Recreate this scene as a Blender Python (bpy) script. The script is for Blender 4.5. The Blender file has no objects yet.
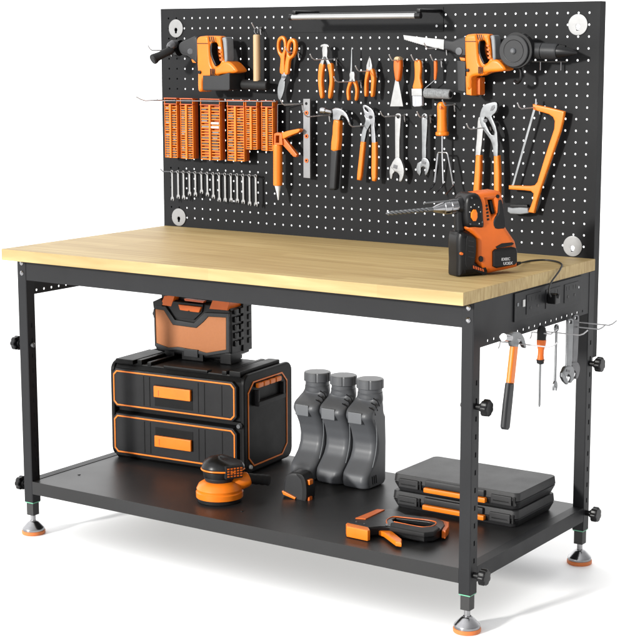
import bpy, bmesh, math, random
import numpy as np
from mathutils import Vector, Matrix
random.seed(7)
R = math.radians
C = bpy.context.scene.collection
PITCH = .0254
# ------------------------------------------------------------------ camera (solved from the photograph)
CAM = np.array([2.7003, -3.2552, .4614]); YAW, PIT, ROL = -.5954, -.1613, .0013
F, PX, PY = 1617.19, 321.22, 309.46
def _rot():
    f = np.array([math.sin(YAW)*math.cos(PIT), math.cos(YAW)*math.cos(PIT), math.sin(PIT)])
    r = np.cross(f, [0, 0, 1]); r /= np.linalg.norm(r); d = np.cross(f, r)
    c, s = math.cos(ROL), math.sin(ROL)
    return np.array([[c, s, 0], [-s, c, 0], [0, 0, 1]]) @ np.array([r, d, f])
RM = _rot()
def at(u, v, ax, val):
    """measured photograph point -> point on an axis-aligned plane of the real bench"""
    d = RM.T @ np.array([(u-PX)/F, (v-PY)/F, 1.]); i = 'xyz'.index(ax)
    return Vector(CAM + d*(val-CAM[i])/d[i])
def mpp(p):
    return float((RM @ (np.array(p)-CAM))[2]/F)
class Fr:
    def __init__(s, o, U, V):
        s.o = Vector(o); s.U = Vector(U).normalized(); s.V = Vector(V).normalized(); s.N = s.U.cross(s.V)
    def px(s, u, v, d=0):
        dr = Vector(RM.T @ np.array([(u-PX)/F, (v-PY)/F, 1.])); o = s.o + s.N*d; c = Vector(CAM)
        p = c + dr*((o-c).dot(s.N)/dr.dot(s.N)) - o
        return (p.dot(s.U), p.dot(s.V))
    def P(s, a, b, d=0): return s.o + s.U*a + s.V*b + s.N*d
    def w(s, u, v, d=0): a, b = s.px(u, v, d); return s.P(a, b, d)
def yawframe(o, deg, side=False):
    c, s = math.cos(R(deg)), math.sin(R(deg))
    return Fr(o, (c, s, 0), (0, 0, 1)) if not side else Fr(o, (-s, c, 0), (0, 0, 1))
ZG, ZS = -.6934, -.561
BOARD = Fr((0, 0, 0), (1, 0, 0), (0, 0, 1))
SIDE = Fr((1.2225, 0, 0), (0, 1, 0), (0, 0, 1))
SHELF = Fr((0, 0, ZS), (1, 0, 0), (0, 1, 0))

# ------------------------------------------------------------------ materials
def N_(nt, t, **k):
    n = nt.nodes.new(t)
    for a, b in k.items(): setattr(n, a, b)
    return n
def mat(name, col, rough=.5, metal=0., var=.06, vscale=30, bump=0., bscale=400, rvar=.08, spec=.5, coat=0, stretch=None):
    if 'floor' not in name: col = tuple(c*.87 for c in col); spec *= .85
    m = bpy.data.materials.new(name); m.use_nodes = True; nt = m.node_tree; b = nt.nodes['Principled BSDF']
    tc = N_(nt, 'ShaderNodeTexCoord'); mp = N_(nt, 'ShaderNodeMapping'); nt.links.new(tc.outputs['Object'], mp.inputs[0])
    if stretch: mp.inputs['Scale'].default_value = stretch
    nz = N_(nt, 'ShaderNodeTexNoise'); nz.inputs['Scale'].default_value = vscale; nz.inputs['Detail'].default_value = 5
    nt.links.new(mp.outputs[0], nz.inputs['Vector'])
    cr = N_(nt, 'ShaderNodeValToRGB'); e = cr.color_ramp.elements
    e[0].position = .3; e[1].position = .7
    e[0].color = tuple(max(0, c*(1-var)) for c in col)+(1,); e[1].color = tuple(min(1, c*(1+var)) for c in col)+(1,)
    nt.links.new(nz.outputs['Fac'], cr.inputs[0]); nt.links.new(cr.outputs[0], b.inputs['Base Color'])
    mr = N_(nt, 'ShaderNodeMapRange'); mr.inputs[3].default_value = max(.03, rough-rvar); mr.inputs[4].default_value = min(1, rough+rvar)
    n2 = N_(nt, 'ShaderNodeTexNoise'); n2.inputs['Scale'].default_value = vscale*.7+3; n2.inputs['Detail'].default_value = 3
    nt.links.new(mp.outputs[0], n2.inputs['Vector']); nt.links.new(n2.outputs['Fac'], mr.inputs[0]); nt.links.new(mr.outputs[0], b.inputs['Roughness'])
    b.inputs['Metallic'].default_value = metal; b.inputs['Specular IOR Level'].default_value = spec; b.inputs['Coat Weight'].default_value = coat
    if bump:
        bp = N_(nt, 'ShaderNodeBump'); bp.inputs['Strength'].default_value = bump; bp.inputs['Distance'].default_value = .0004
        n3 = N_(nt, 'ShaderNodeTexNoise'); n3.inputs['Scale'].default_value = bscale; n3.inputs['Detail'].default_value = 2
        nt.links.new(mp.outputs[0], n3.inputs['Vector']); nt.links.new(n3.outputs['Fac'], bp.inputs['Height']); nt.links.new(bp.outputs[0], b.inputs['Normal'])
    return m
FRAME = mat('powder_coated_frame', (.0112, .0116, .0130), .47, 0, .10, 12, .25, 900, spec=.2)
BRD = mat('powder_coated_board', (.0052, .0055, .0063), .55, 0, .12, 9, .3, 900, spec=.16)
SHM = mat('powder_coated_shelf', (.013, .013, .0135), .40, 0, .10, 6, .2, 900, rvar=.05, spec=.32)
INNER = mat('black_steel_inner', (.012, .012, .012), .5)
STEEL = mat('chromed_steel', (.33, .33, .34), .20, 1, .14, 40)
SATIN = mat('satin_steel', (.17, .175, .18), .36, .9, .14, 60)
PALE = mat('pale_brushed_steel', (.25, .25, .25), .42, .65, .08, 80)
DSTEEL = mat('dark_steel', (.10, .10, .105), .4, .8, .2, 60)
ORG = mat('orange_plastic', (.70, .165, .008), .36, 0, .06, 25, .1, 600, spec=.35)
ORG2 = mat('deep_orange_plastic', (.54, .105, .007), .40, 0, .10, 25, .1, 600, spec=.35)
ORGD = mat('burnt_orange_plastic', (.46, .085, .018), .42, 0, .10, 30)
GRILL = mat('speaker_grille', (.31, .105, .028), .6, .1, .04, 200, .5, 1500)
BLK = mat('black_plastic', (.0045, .0045, .005), .34, 0, .15, 30, .15, 700, spec=.24)
RUB = mat('black_rubber', (.009, .009, .0095), .6, 0, .15, 40, .3, 900, spec=.25)
DGR = mat('dark_grey_plastic', (.017, .0175, .019), .46, 0, .1, 25, .3, 800, spec=.25)
MGR = mat('mid_grey_plastic', (.070, .073, .079), .42, 0, .06, 14, .2, 700, spec=.4)
GRP = mat('grey_grip', (.17, .18, .19), .5, 0, .1, 40)
CASE = mat('case_plastic', (.017, .017, .018), .48, 0, .1, 20, .5, 1200, spec=.3)
WHT = mat('white_plastic', (.55, .55, .54), .4)
DISC = mat('brushed_disc', (.22, .22, .22), .42, .35, .05, 60)
LENS = mat('light_tube_lens', (.34, .34, .34), .28, .7, .05, 30)
GRP2 = mat('printed_grey', (.42, .42, .43), .5)
ZINC = mat('zinc_plated_bar', (.19, .19, .195), .45, .25, .05, 40)
SHEEN = mat('painted_sheen_grey', (.105, .11, .118), .5, 0, .06, 20, .2, 700, spec=.4)  # bottle grey made paler, painting in the reflection on the front facet
TBK = mat('tool_box_black', (.004, .004, .0042), .45, 0, .15, 30, .2, 700, spec=.13)
TDG = mat('drawer_front_black', (.0125, .0125, .0135), .5, 0, .12, 25, .3, 800, spec=.16)
WIRE = mat('zinc_plated_wire', (.42, .42, .43), .35, .35, .05, 40)
RTRAY = mat('dark_orange_tray', (.40, .075, .010), .5, 0, .1, 30)
BRIS = mat('pale_bristles', (.36, .37, .40), .7, 0, .2, 300, stretch=(3, 3, .2))
FELT = mat('grey_roller_felt', (.17, .175, .18), .95, 0, .3, 300, .8, 900)
HWOOD = mat('pale_handle_wood', (.42, .28, .15), .5, 0, .12, 12, stretch=(20, 20, 1))
GREEN = mat('green_gasket', (.12, .42, .25), .4)
COPPER = mat('orange_foot_pad', (.62, .17, .04), .45)
CABLE = mat('black_cable', (.01, .01, .01), .45)
def wood():
    m = bpy.data.materials.new('rubberwood_worktop'); m.use_nodes = True; nt = m.node_tree; b = nt.nodes['Principled BSDF']; L = nt.links.new
    tc = N_(nt, 'ShaderNodeTexCoord')
    br = N_(nt, 'ShaderNodeTexBrick'); br.offset = .37; br.inputs['Scale'].default_value = 1; br.inputs['Mortar Size'].default_value = 0
    br.inputs['Brick Width'].default_value = .42; br.inputs['Row Height'].default_value = .046
    br.inputs['Color1'].default_value = (.415, .318, .155, 1); br.inputs['Color2'].default_value = (.350, .258, .120, 1); br.inputs['Bias'].default_value = -.15
    L(tc.outputs['Object'], br.inputs['Vector'])
    mp = N_(nt, 'ShaderNodeMapping'); mp.inputs['Scale'].default_value = (2.2, 80, 20); L(tc.outputs['Object'], mp.inputs[0])
    nz = N_(nt, 'ShaderNodeTexNoise'); nz.inputs['Scale'].default_value = 1.6; nz.inputs['Detail'].default_value = 6; nz.inputs['Distortion'].default_value = .6
    L(mp.outputs[0], nz.inputs['Vector'])
    r = N_(nt, 'ShaderNodeValToRGB'); r.color_ramp.elements[0].position = .3; r.color_ramp.elements[1].position = .68
    r.color_ramp.elements[0].color = (.72, .65, .53, 1); r.color_ramp.elements[1].color = (1.05, 1.05, 1.03, 1); L(nz.outputs['Fac'], r.inputs[0])
    mx = N_(nt, 'ShaderNodeMix', data_type='RGBA', blend_type='MULTIPLY'); mx.inputs[0].default_value = 1
    L(br.outputs['Color'], mx.inputs[6]); L(r.outputs[0], mx.inputs[7])
    n2 = N_(nt, 'ShaderNodeTexNoise'); n2.inputs['Scale'].default_value = 2.2; L(tc.outputs['Object'], n2.inputs['Vector'])
    r2 = N_(nt, 'ShaderNodeValToRGB'); r2.color_ramp.elements[0].color = (.88, .86, .82, 1); r2.color_ramp.elements[1].color = (1.08, 1.08, 1.08, 1); L(n2.outputs['Fac'], r2.inputs[0])
    m2 = N_(nt, 'ShaderNodeMix', data_type='RGBA', blend_type='MULTIPLY'); m2.inputs[0].default_value = 1
    L(mx.outputs[2], m2.inputs[6]); L(r2.outputs[0], m2.inputs[7]); L(m2.outputs[2], b.inputs['Base Color'])
    b.inputs['Roughness'].default_value = .55; b.inputs['Specular IOR Level'].default_value = .3
    bp = N_(nt, 'ShaderNodeBump'); bp.inputs['Strength'].default_value = .12; bp.inputs['Distance'].default_value = .0006
    L(nz.outputs['Fac'], bp.inputs['Height']); L(bp.outputs[0], b.inputs['Normal'])
    return m
WOOD = wood()

# ------------------------------------------------------------------ object helpers
def thing(name, label, cat, loc=(0, 0, 0), group=None):
    o = bpy.data.objects.new(name, None); C.objects.link(o); o.location = loc; o.empty_display_size = .02
    o['label'] = label; o['category'] = cat
    if group: o['group'] = group
    return o
def wloc(o):
    v = Vector((0, 0, 0))
    while o is not None: v += o.location; o = o.parent
    return v
def link(name, bm, m, parent, ang=32):
    bmesh.ops.recalc_face_normals(bm, faces=bm.faces)
    me = bpy.data.meshes.new(name)
    if parent is not None:
        bmesh.ops.translate(bm, verts=bm.verts, vec=-wloc(parent))
    for f in bm.faces: f.smooth = True
    for e in bm.edges:
        if len(e.link_faces) != 2 or e.calc_face_angle(0) > R(ang): e.smooth = False
    bm.to_mesh(me); bm.free(); me.materials.append(m)
    o = bpy.data.objects.new(name, me); C.objects.link(o); o.parent = parent
    if len(me.polygons) < 4000 and name != 'floor':
        wn = o.modifiers.new('weighted_normals', 'WEIGHTED_NORMAL'); wn.keep_sharp = True; wn.weight = 80
    return o
def bm_box(bm, fr, a0, a1, b0, b1, d0, d1, bev=0):
    """box in a frame: a along U, b along V, d along N"""
    vs = [bm.verts.new(fr.P(a, b, d)) for d in (d0, d1) for b in (b0, b1) for a in (a0, a1)]
    fs = [bm.faces.new([vs[i] for i in q]) for q in ((0, 1, 3, 2), (4, 6, 7, 5), (0, 4, 5, 1), (2, 3, 7, 6), (0, 2, 6, 4), (1, 5, 7, 3))]
    if bev:
        es = list({e for f in fs for e in f.edges})
        bmesh.ops.bevel(bm, geom=es, offset=bev, segments=2, profile=.6, affect='EDGES', clamp_overlap=True)
W = Fr((0, 0, 0), (1, 0, 0), (0, 1, 0))
def box(name, m, par, fr, a0, a1, b0, b1, d0, d1, bev=.001):
    bm = bmesh.new(); bm_box(bm, fr, a0, a1, b0, b1, d0, d1, bev); return link(name, bm, m, par)
def boxes(name, m, par, fr, lst, bev=.001):
    bm = bmesh.new()
    for q in lst: bm_box(bm, fr, *q, bev)
    return link(name, bm, m, par)
def smooth_loop(L, n=4):
    out = []; k = len(L)
    for i in range(k):
        p0, p1, p2, p3 = (np.array(L[(i+j-1) % k]) for j in range(4))
        for t in np.linspace(0, 1, n, endpoint=False):
            out.append(tuple(.5*((2*p1)+(-p0+p2)*t+(2*p0-5*p1+4*p2-p3)*t*t+(-p0+3*p1-3*p2+p3)*t**3)))
    return out
def ellipse(cu, cv, ru, rv, n=20):
    return [(cu+ru*math.cos(2*math.pi*i/n), cv+rv*math.sin(2*math.pi*i/n)) for i in range(n)]
def plate_bm(loops, fr, d0, d1, bev=.0008, px=True, sm=0, segs=2, bm=None):
    cu = bpy.data.curves.new('t', 'CURVE'); cu.dimensions = '2D'; cu.fill_mode = 'BOTH'
    th = abs(d1-d0); bev = min(bev, th*.49)
    cu.extrude = th/2-bev; cu.bevel_depth = bev; cu.bevel_resolution = segs-1; cu.offset = -bev
    for L in loops:
        if px: L = [fr.px(u, v, d1) for u, v in L]
        if sm: L = smooth_loop(L, sm)
        s = cu.splines.new('POLY'); s.points.add(len(L)-1); s.use_cyclic_u = True
        for i, (a, b) in enumerate(L): s.points[i].co = (a, b, 0, 1)
    ob = bpy.data.objects.new('t', cu); me = ob.to_mesh()
    b2 = bmesh.new(); b2.from_mesh(me); ob.to_mesh_clear(); bpy.data.objects.remove(ob); bpy.data.curves.remove(cu)
    bmesh.ops.remove_doubles(b2, verts=b2.verts, dist=1e-6)
    mid = (d0+d1)/2
    for v in b2.verts: v.co = fr.P(v.co.x, v.co.y, mid+v.co.z)
    if bm is None: return b2
    me = bpy.data.meshes.new('t'); b2.to_mesh(me); b2.free(); bm.from_mesh(me); bpy.data.meshes.remove(me)
    return bm
def plate(name, m, par, loops, fr, d0, d1, bev=.0008, **k):
    if not isinstance(loops[0][0], (tuple, list)): loops = [loops]
    return link(name, plate_bm(loops, fr, d0, d1, bev, **k), m, par, 28)
def tube_bm(bm, pts, rad, seg=14, cap=True, sx=1.):
    pts = [Vector(p) for p in pts]; n = len(pts)
    if not hasattr(rad, '__len__'): rad = [rad]*n
    T = []
    for i in range(n):
        a = pts[i]; t = Vector((0, 0, 0))
        for j in range(i+1, n):
            if (pts[j]-a).length > 1e-7: t += (pts[j]-a).normalized(); break
        for j in range(i-1, -1, -1):
            if (a-pts[j]).length > 1e-7: t += (a-pts[j]).normalized(); break
        T.append(t.normalized() if t.length > 1e-6 else Vector((0, 0, 1)))
    u = T[0].orthogonal().normalized()
    if abs(T[0].z) < .9: u = T[0].cross(Vector((0, 0, 1))).normalized()
    rings = []
    for i in range(n):
        u = (u-T[i]*u.dot(T[i])).normalized(); w = T[i].cross(u)
        rings.append([bm.verts.new(pts[i]+(u*math.cos(2*math.pi*k/seg)*sx+w*math.sin(2*math.pi*k/seg))*rad[i]) for k in range(seg)])
    for i in range(n-1):
        for k in range(seg): bm.faces.new((rings[i][k], rings[i][(k+1) % seg], rings[i+1][(k+1) % seg], rings[i+1][k]))
    if cap: bm.faces.new(rings[0]); bm.faces.new(rings[-1])
def tube(name, m, par, pts, rad, seg=14, **k):
    bm = bmesh.new(); tube_bm(bm, pts, rad, seg, **k); return link(name, bm, m, par)
def tubes(name, m, par, lst, seg=12):
    bm = bmesh.new()
    for p, r in lst: tube_bm(bm, p, r, seg)
    return link(name, bm, m, par)
def curve3(pts, n=6):
    pts = [Vector(p) for p in pts]; q = [pts[0]]+pts+[pts[-1]]; out = []
    for i in range(1, len(q)-2):
        for t in np.linspace(0, 1, n, endpoint=False):
            p0, p1, p2, p3 = q[i-1:i+3]
            out.append(.5*((2*p1)+(-p0+p2)*t+(2*p0-5*p1+4*p2-p3)*t*t+(-p0+3*p1-3*p2+p3)*t**3))
    return out+[pts[-1]]
def ptube(name, m, par, lst, seg=16, sx=1.):
    """lst of (u, v, y, r_px): round body measured in photograph pixels at depth y"""
    P = [at(u, v, 'y', y) for u, v, y, r in lst]
    return tube(name, m, par, P, [r*mpp(p) for p, (_, _, _, r) in zip(P, lst)], seg, sx=sx)
def lathe(name, m, par, base, prof, seg=32, axis=(0, 0, 1)):
    A = Vector(axis).normalized()
    return tube(name, m, par, [Vector(base)+A*h for h, r in prof], [max(r, 1e-4) for h, r in prof], seg)
def bl(u, v, d=.03): return BOARD.w(u, v, d)
def copy_tree(o, parent=None):
    c = o.copy(); C.objects.link(c); c.parent = parent
    for ch in o.children: copy_tree(ch, c)
    return c

# ================================================================== SETTING
bm = bmesh.new()
g = [bm.verts.new(p) for p in ((-40, -30, ZG), (40, -30, ZG), (40, 60, ZG), (-40, 60, ZG))]; bm.faces.new(g)
fl = link('floor', bm, mat('white_studio_floor', (.93, .93, .93), .55, 0, .005, 1, spec=.3), None); fl['kind'] = 'structure'; fl['label'] = 'seamless white studio floor'

# ================================================================== WORKBENCH
bench = thing('workbench', 'black steel workbench with pale wooden worktop, lower shelf and tall pegboard back', 'workbench', (.61, -.29, ZG))
box('tabletop', WOOD, bench, W, .0035, 1.2233, -.5942, -.0012, -.026, 0, .0016)
boxes('front_apron', FRAME, bench, W, [(.035, 1.196, -.5482, -.5462, -.0765, -.0262), (.035, 1.196, -.5462, -.530, -.0765, -.0745)], .0004)
box('back_apron', FRAME, bench, W, .035, 1.196, -.004, -.002, -.0765, -.0262, .0004)
def hole_row(a0, n, b, r=.0031, p=PITCH, k=8):
    return [[(a0+i*p+r*math.cos(2*math.pi*j/k), b+r*math.sin(2*math.pi*j/k)) for j in range(k)] for i in range(n)]
for x0, x1 in ((1.2200, 1.2216), (.0092, .0108)):
    L = [[(-.522, -.0262), (-.522, -.1175), (-.024, -.1175), (-.024, -.0262)]]+hole_row(-.4895, 18, -.1085)
    fr = Fr((x0, 0, 0), (0, 1, 0), (0, 0, 1))
    plate('side_apron', FRAME, bench, L, fr, 0, x1-x0, .0002, px=False, segs=1)
# power strip on the right side
ps = box('power_strip', FRAME, bench, SIDE, -.384, -.070, -.0870, -.0285, -.0009, .0022, .0010)
box('indicator_switch', WHT, ps, SIDE, -.350, -.341, -.0600, -.0455, .0022, .0040, .0006)
box('reset_button', GRP, ps, SIDE, -.374, -.368, -.0560, -.0490, .0022, .0034, .0004)
for i in range(3):
    a = -.300+i*.088
    s = plate('socket', FRAME, ps, [[(a-.034, -.078), (a+.034, -.078), (a+.034, -.038), (a-.034, -.038)]], SIDE, .0022, .0034, .0006, px=False)
    bm = bmesh.new()
    for da in (-.016, .016):
        for (w0, h0, h1) in ((-.008, -.052, -.044), (.005, -.052, -.044)):
            bm_box(bm, SIDE, a+da+w0, a+da+w0+.0022, h0, h1, .0034, .0038, 0)
        tube_bm(bm, [SIDE.P(a+da, -.066, .0034), SIDE.P(a+da, -.066, .0039)], .0032, 10)
    link('socket_slots', bm, BLK, s)
for zz in (-.0845, -.031): pass
tubes('panel_screw', STEEL, ps, [([SIDE.P(-.088, -.052, .0022), SIDE.P(-.088, -.052, .0036)], [.0032, .0026])], 12)
# shelf: tray top, front lip, side bars
boxes('shelf', SHM, bench, W, [(.0352, 1.1955, -.5475, -.003, ZS-.0018, ZS), (.0352, 1.1955, -.5490, -.5474, ZS-.031, ZS)], .0003)
for x0 in (.0095, 1.1965):
    boxes('shelf_side_bar', FRAME, bench, W, [(x0, x0+.0255, -.5215, -.0240, ZS-.031, ZS+.0012)], .0012)
tubes('shelf_screw', BLK, bench, [([(x, y, ZS), (x, y, ZS+.0016)], [.004, .003]) for x, y in ((.085, -.44), (.60, -.47), (1.12, -.10))], 10)
# legs
def knob_profile(): return None
def leg(x0, y0, outer):
    """27 mm upright; outer=+1 when the clamping knobs stick out towards +x"""
    bm = bmesh.new(); z1 = -.0264; z0 = -.614
    bm_box(bm, W, x0, x0+.0252, y0, y0+.027, z0, z1, .0012)
    l = link('leg', bm, FRAME, bench)
    fr = Fr((x0+.0252, y0, 0), (0, 1, 0), (0, 0, 1)); L = [[(.0003, z0), (.0267, z0), (.0267, z1), (.0003, z1)]]
    for k in range(11):
        z = -.185-k*.036
        L.append([(.0115, z-.005), (.0165, z-.005), (.0165, z+.005), (.0115, z+.005)])
    plate('slotted_face', FRAME, l, L, fr, 0, .0018, .0003, px=False, segs=1)
    cx, cy = x0+.0135, y0+.0135
    box('gasket', GREEN, l, W, x0+.0008, x0+.0262, y0+.0008, y0+.0262, z0-.0022, z0, .0004)
    box('inner_tube', INNER, l, W, cx-.0105, cx+.0105, cy-.0105, cy+.0105, z0-.033, z0-.0022, .0012)
    zb = z0-.033
    lathe('levelling_foot', STEEL, l, (cx, cy, ZG+.009), [(0, .0262), (.004, .0266), (.007, .0255), (.0135, .0195), (.0205, .0125), (.0225, .0085), (.0235, .0085), (.0235, .0062), (zb-ZG-.009, .0062)], 36)
    lathe('foot_pad', COPPER, l, (cx, cy, ZG+.0002), [(0, .0268), (.0015, .0280), (.0075, .0282), (.0088, .0270)], 36)
    for zk in (-.232, -.574):
        s = outer; xf = x0+.027 if s > 0 else x0; o = Vector((xf, cy, zk)); A = Vector((s, 0, 0))
        bm = bmesh.new()
        tube_bm(bm, [o, o+A*.010, o+A*.0101, o+A*.016], [.0062, .0062, .0085, .0085], 18)
        seg = 48; prof = ((.0155, .86), (.0175, 1.0), (.0275, 1.0), (.0305, .85), (.0310, .5)); rings = []
        for h, rr in prof:
            rings.append([bm.verts.new(o+A*h+Vector((0, math.cos(t), math.sin(t)))*(.0172*rr*(1-.13*(.5+.5*math.cos(7*t))**2))) for t in [2*math.pi*k/seg for k in range(seg)]])
        for i in range(len(rings)-1):
            for k in range(seg): bm.faces.new((rings[i][k], rings[i][(k+1) % seg], rings[i+1][(k+1) % seg], rings[i+1][k]))
        bm.faces.new(rings[0]); bm.faces.new(rings[-1])
        link('clamping_knob', BLK, l, 30) if False else link('clamping_knob', bm, BLK, l, 40)
        if zk > -.4:
            xo = x0 if s > 0 else x0+.027
            tube('bolt_head', SATIN, l, [(xo, cy, zk), (xo-s*.004, cy, zk), (xo-s*.0068, cy, zk)], [.0062, .0062, .004], 12)
    if y0 < -.3:
        for zk in (-.0365, -.0606):
            tube('bolt', STEEL, l, [(cx+.001, y0+.0002, zk), (cx+.001, y0-.0015, zk), (cx+.001, y0-.0035, zk)], [.0062, .0056, .003], 16)
    return l
leg(.0085, -.5493, -1); leg(1.1955, -.5493, 1); leg(.0085, -.0270, -1); leg(1.1955, -.0270, 1)

# ------------------------------------------------------------------ pegboard
pb_bm = bmesh.new(); Z0 = .0244; ZT = .5566; TH = .0014; BW = 48*PITCH
caps = {(1, 1), (45, 1), (1, 20), (45, 20)}
def cell(c, r, light=False):
    cx, cz = (1+c)*PITCH, Z0+(20-r)*PITCH; h = PITCH/2
    rad = .00265
    if (c, r) in caps: rad = .0118
    sq = [(1, 0), (1, 1), (0, 1), (-1, 1), (-1, 0), (-1, -1), (0, -1), (1, -1)]
    fr_, bk = [], []
    rings = []
    for y in (-.0002, TH):
        so = [pb_bm.verts.new((cx+a*h, y, cz+b*h)) for a, b in sq]
        ho = [pb_bm.verts.new((cx+rad*math.cos(math.pi/4*k), y, cz+rad*math.sin(math.pi/4*k))) for k in range(8)]
        for k in range(8): pb_bm.faces.new((so[k], so[(k+1) % 8], ho[(k+1) % 8], ho[k]))
        rings.append(ho)
    for k in range(8): pb_bm.faces.new((rings[0][k], rings[0][(k+1) % 8], rings[1][(k+1) % 8], rings[1][k]))
for c in range(47):
    for r in range(21): cell(c, r)
x0, x1 = PITCH*.5, PITCH*47.5; za, zb = Z0-PITCH/2, Z0+PITCH*20.5
for q in ((.0, x0, -.028, ZT), (x1, BW, -.028, ZT), (x0, x1, zb, ZT), (x0, x1, -.028, za)):
    bm_box(pb_bm, BOARD, q[0], q[1], q[2], q[3], -TH, .0002, 0)
bmesh.ops.remove_doubles(pb_bm, verts=pb_bm.verts, dist=1e-6)
pb = link('pegboard', pb_bm, BRD, bench)
boxes('pegboard_rim', BRD, pb, BOARD, [(0, .0016, -.223, ZT-.0017, -.0278, -TH-.0001), (BW-.0016, BW, -.223, ZT-.0017, -.0278, -TH-.0001), (.0, BW, ZT-.0016, ZT, -.0278, -TH-.0001), (.0016, .040, -.223, ZT-.0017, -.0278, -.0266), (BW-.030, BW-.0016, -.223, ZT-.0017, -.0278, -.0266)], .0003)
for (c, r) in sorted(caps):
    cx, cz = (1+c)*PITCH, Z0+(20-r)*PITCH
    key = [(cx+.0052*math.cos(t), cz-.0035+.0052*math.sin(t)) for t in [R(-50+28*i) for i in range(11)]]+[(cx-.0030, cz-.0125), (cx+.0030, cz-.0125)]
    plate('keyhole_disc', DISC, pb, [[(cx+.0228*math.cos(2*math.pi*i/40), cz+.0228*math.sin(2*math.pi*i/40)) for i in range(40)], key], BOARD, .0003, .0030, .0006, px=False)

# ------------------------------------------------------------------ light bar at the top of the pegboard
lb = thing('light_bar', 'slim silver light bar on black arms at the top edge of the pegboard', 'light bar', (.62, 0, .53))
box('mounting_plate', BRD, lb, BOARD, .405, .833, .4945, .5500, .0004, .0018, .0004)
for x in (.487, .826):
    box('arm', BLK, lb, BOARD, x-.005, x+.005, .5360, .5440, .0018, .102, .002)
tube('light_tube', LENS, lb, [(.482, -.100, .5290), (.818, -.100, .5285)], .0062, 20)
for a, b in ((.474, .4818), (.8182, .832)):
    tube('end_cap', BLK, lb, [(a, -.100, .529), (b, -.100, .529)], .0070, 18)
tube('reflector', BLK, lb, [(.480, -.093, .5340), (.828, -.093, .5340)], [.0038, .0038], 12)
for x in (.409, .817):
    tube('screw', STEEL, lb, [(x, -.0018, .507), (x, -.004, .507)], [.004, .003], 12)

# ------------------------------------------------------------------ wire hooks
def hook(u, v, L, label, rise=.012, spread=0, name='peg_hook', r=.0014, stem=.016):
    b = at(u, v, 'y', -.001); t = thing(name, label, 'hook', b, 'wire hooks on the pegboard')
    b = Vector(b)
    pts = [b+Vector((0, .0, -stem)), b+Vector((0, -.002, -stem*.6)), b+Vector((0, -.003, -.002)), b+Vector((0, -.006, 0)), b+Vector((0, -L*.9, -.0008)), b+Vector((0, -L, rise*.25)), b+Vector((0, -L-rise*.7, rise))]
    tube('wire', WIRE, t, pts, r, 8)
    box('back_bracket', INNER, t, BOARD, b.x-.003, b.x+.003, b.z-.008, b.z+.003, .0012, .0022, .0004)
    return t
HK = [(171.5, 50, .085, 'thin wire hook with upturned tip beside the side handle of the upper left drill'),
      (337, 59, .105, 'wire hook holding the end cutting pliers'),
      (361.5, 81, .11, 'wire hook behind the long needle nose pliers'),
      (377, 70.6, .085, 'wire hook behind the short combination pliers'),
      (403.5, 59.8, .055, 'wire hook holding the scraper'),
      (423, 60, .045, 'wire hook holding the paint brush'),
      (442, 60, .045, 'wire hook holding the paint roller'),
      (447, 48, .095, 'wire hook under the saw blade'),
      (370, 125, .085, 'wire hook running behind the water pump pliers handles'),
      (330, 115, .105, 'wire hook reaching across the grey metal bar to the claw hammer head'),
      (405, 115, .10, 'wire hook holding the larger adjustable wrench'),
      (431, 116, .055, 'wire hook holding the smaller adjustable wrench'),
      (455, 104.5, .05, 'wire hook holding the hand cultivator'),
      (491, 127, .105, 'wire hook behind the arms of the large groove joint pliers'),
      (540, 107, .10, 'wire hook holding the hacksaw frame'),
      (261, 28, .03, 'short wire hook holding the mallet by its handle end'),
      (303, 104, .085, 'wire hook beside the caulking gun rod'),
      (299, 52, .05, 'wire hook holding the tin snips by the handle loop')]
for u, v, L, l in HK: hook(u, v, L, l)

# ------------------------------------------------------------------ tools on the board
D = .030
def P_(name, m, t, loops, d0=.022, d1=.030, bev=.0012, **k): return plate(name, m, t, loops, BOARD, d0, d1, bev, **k)
def root(name, label, cat, u, v, d=.03, group=None): return thing(name, label, cat, bl(u, v, d), group)

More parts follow.
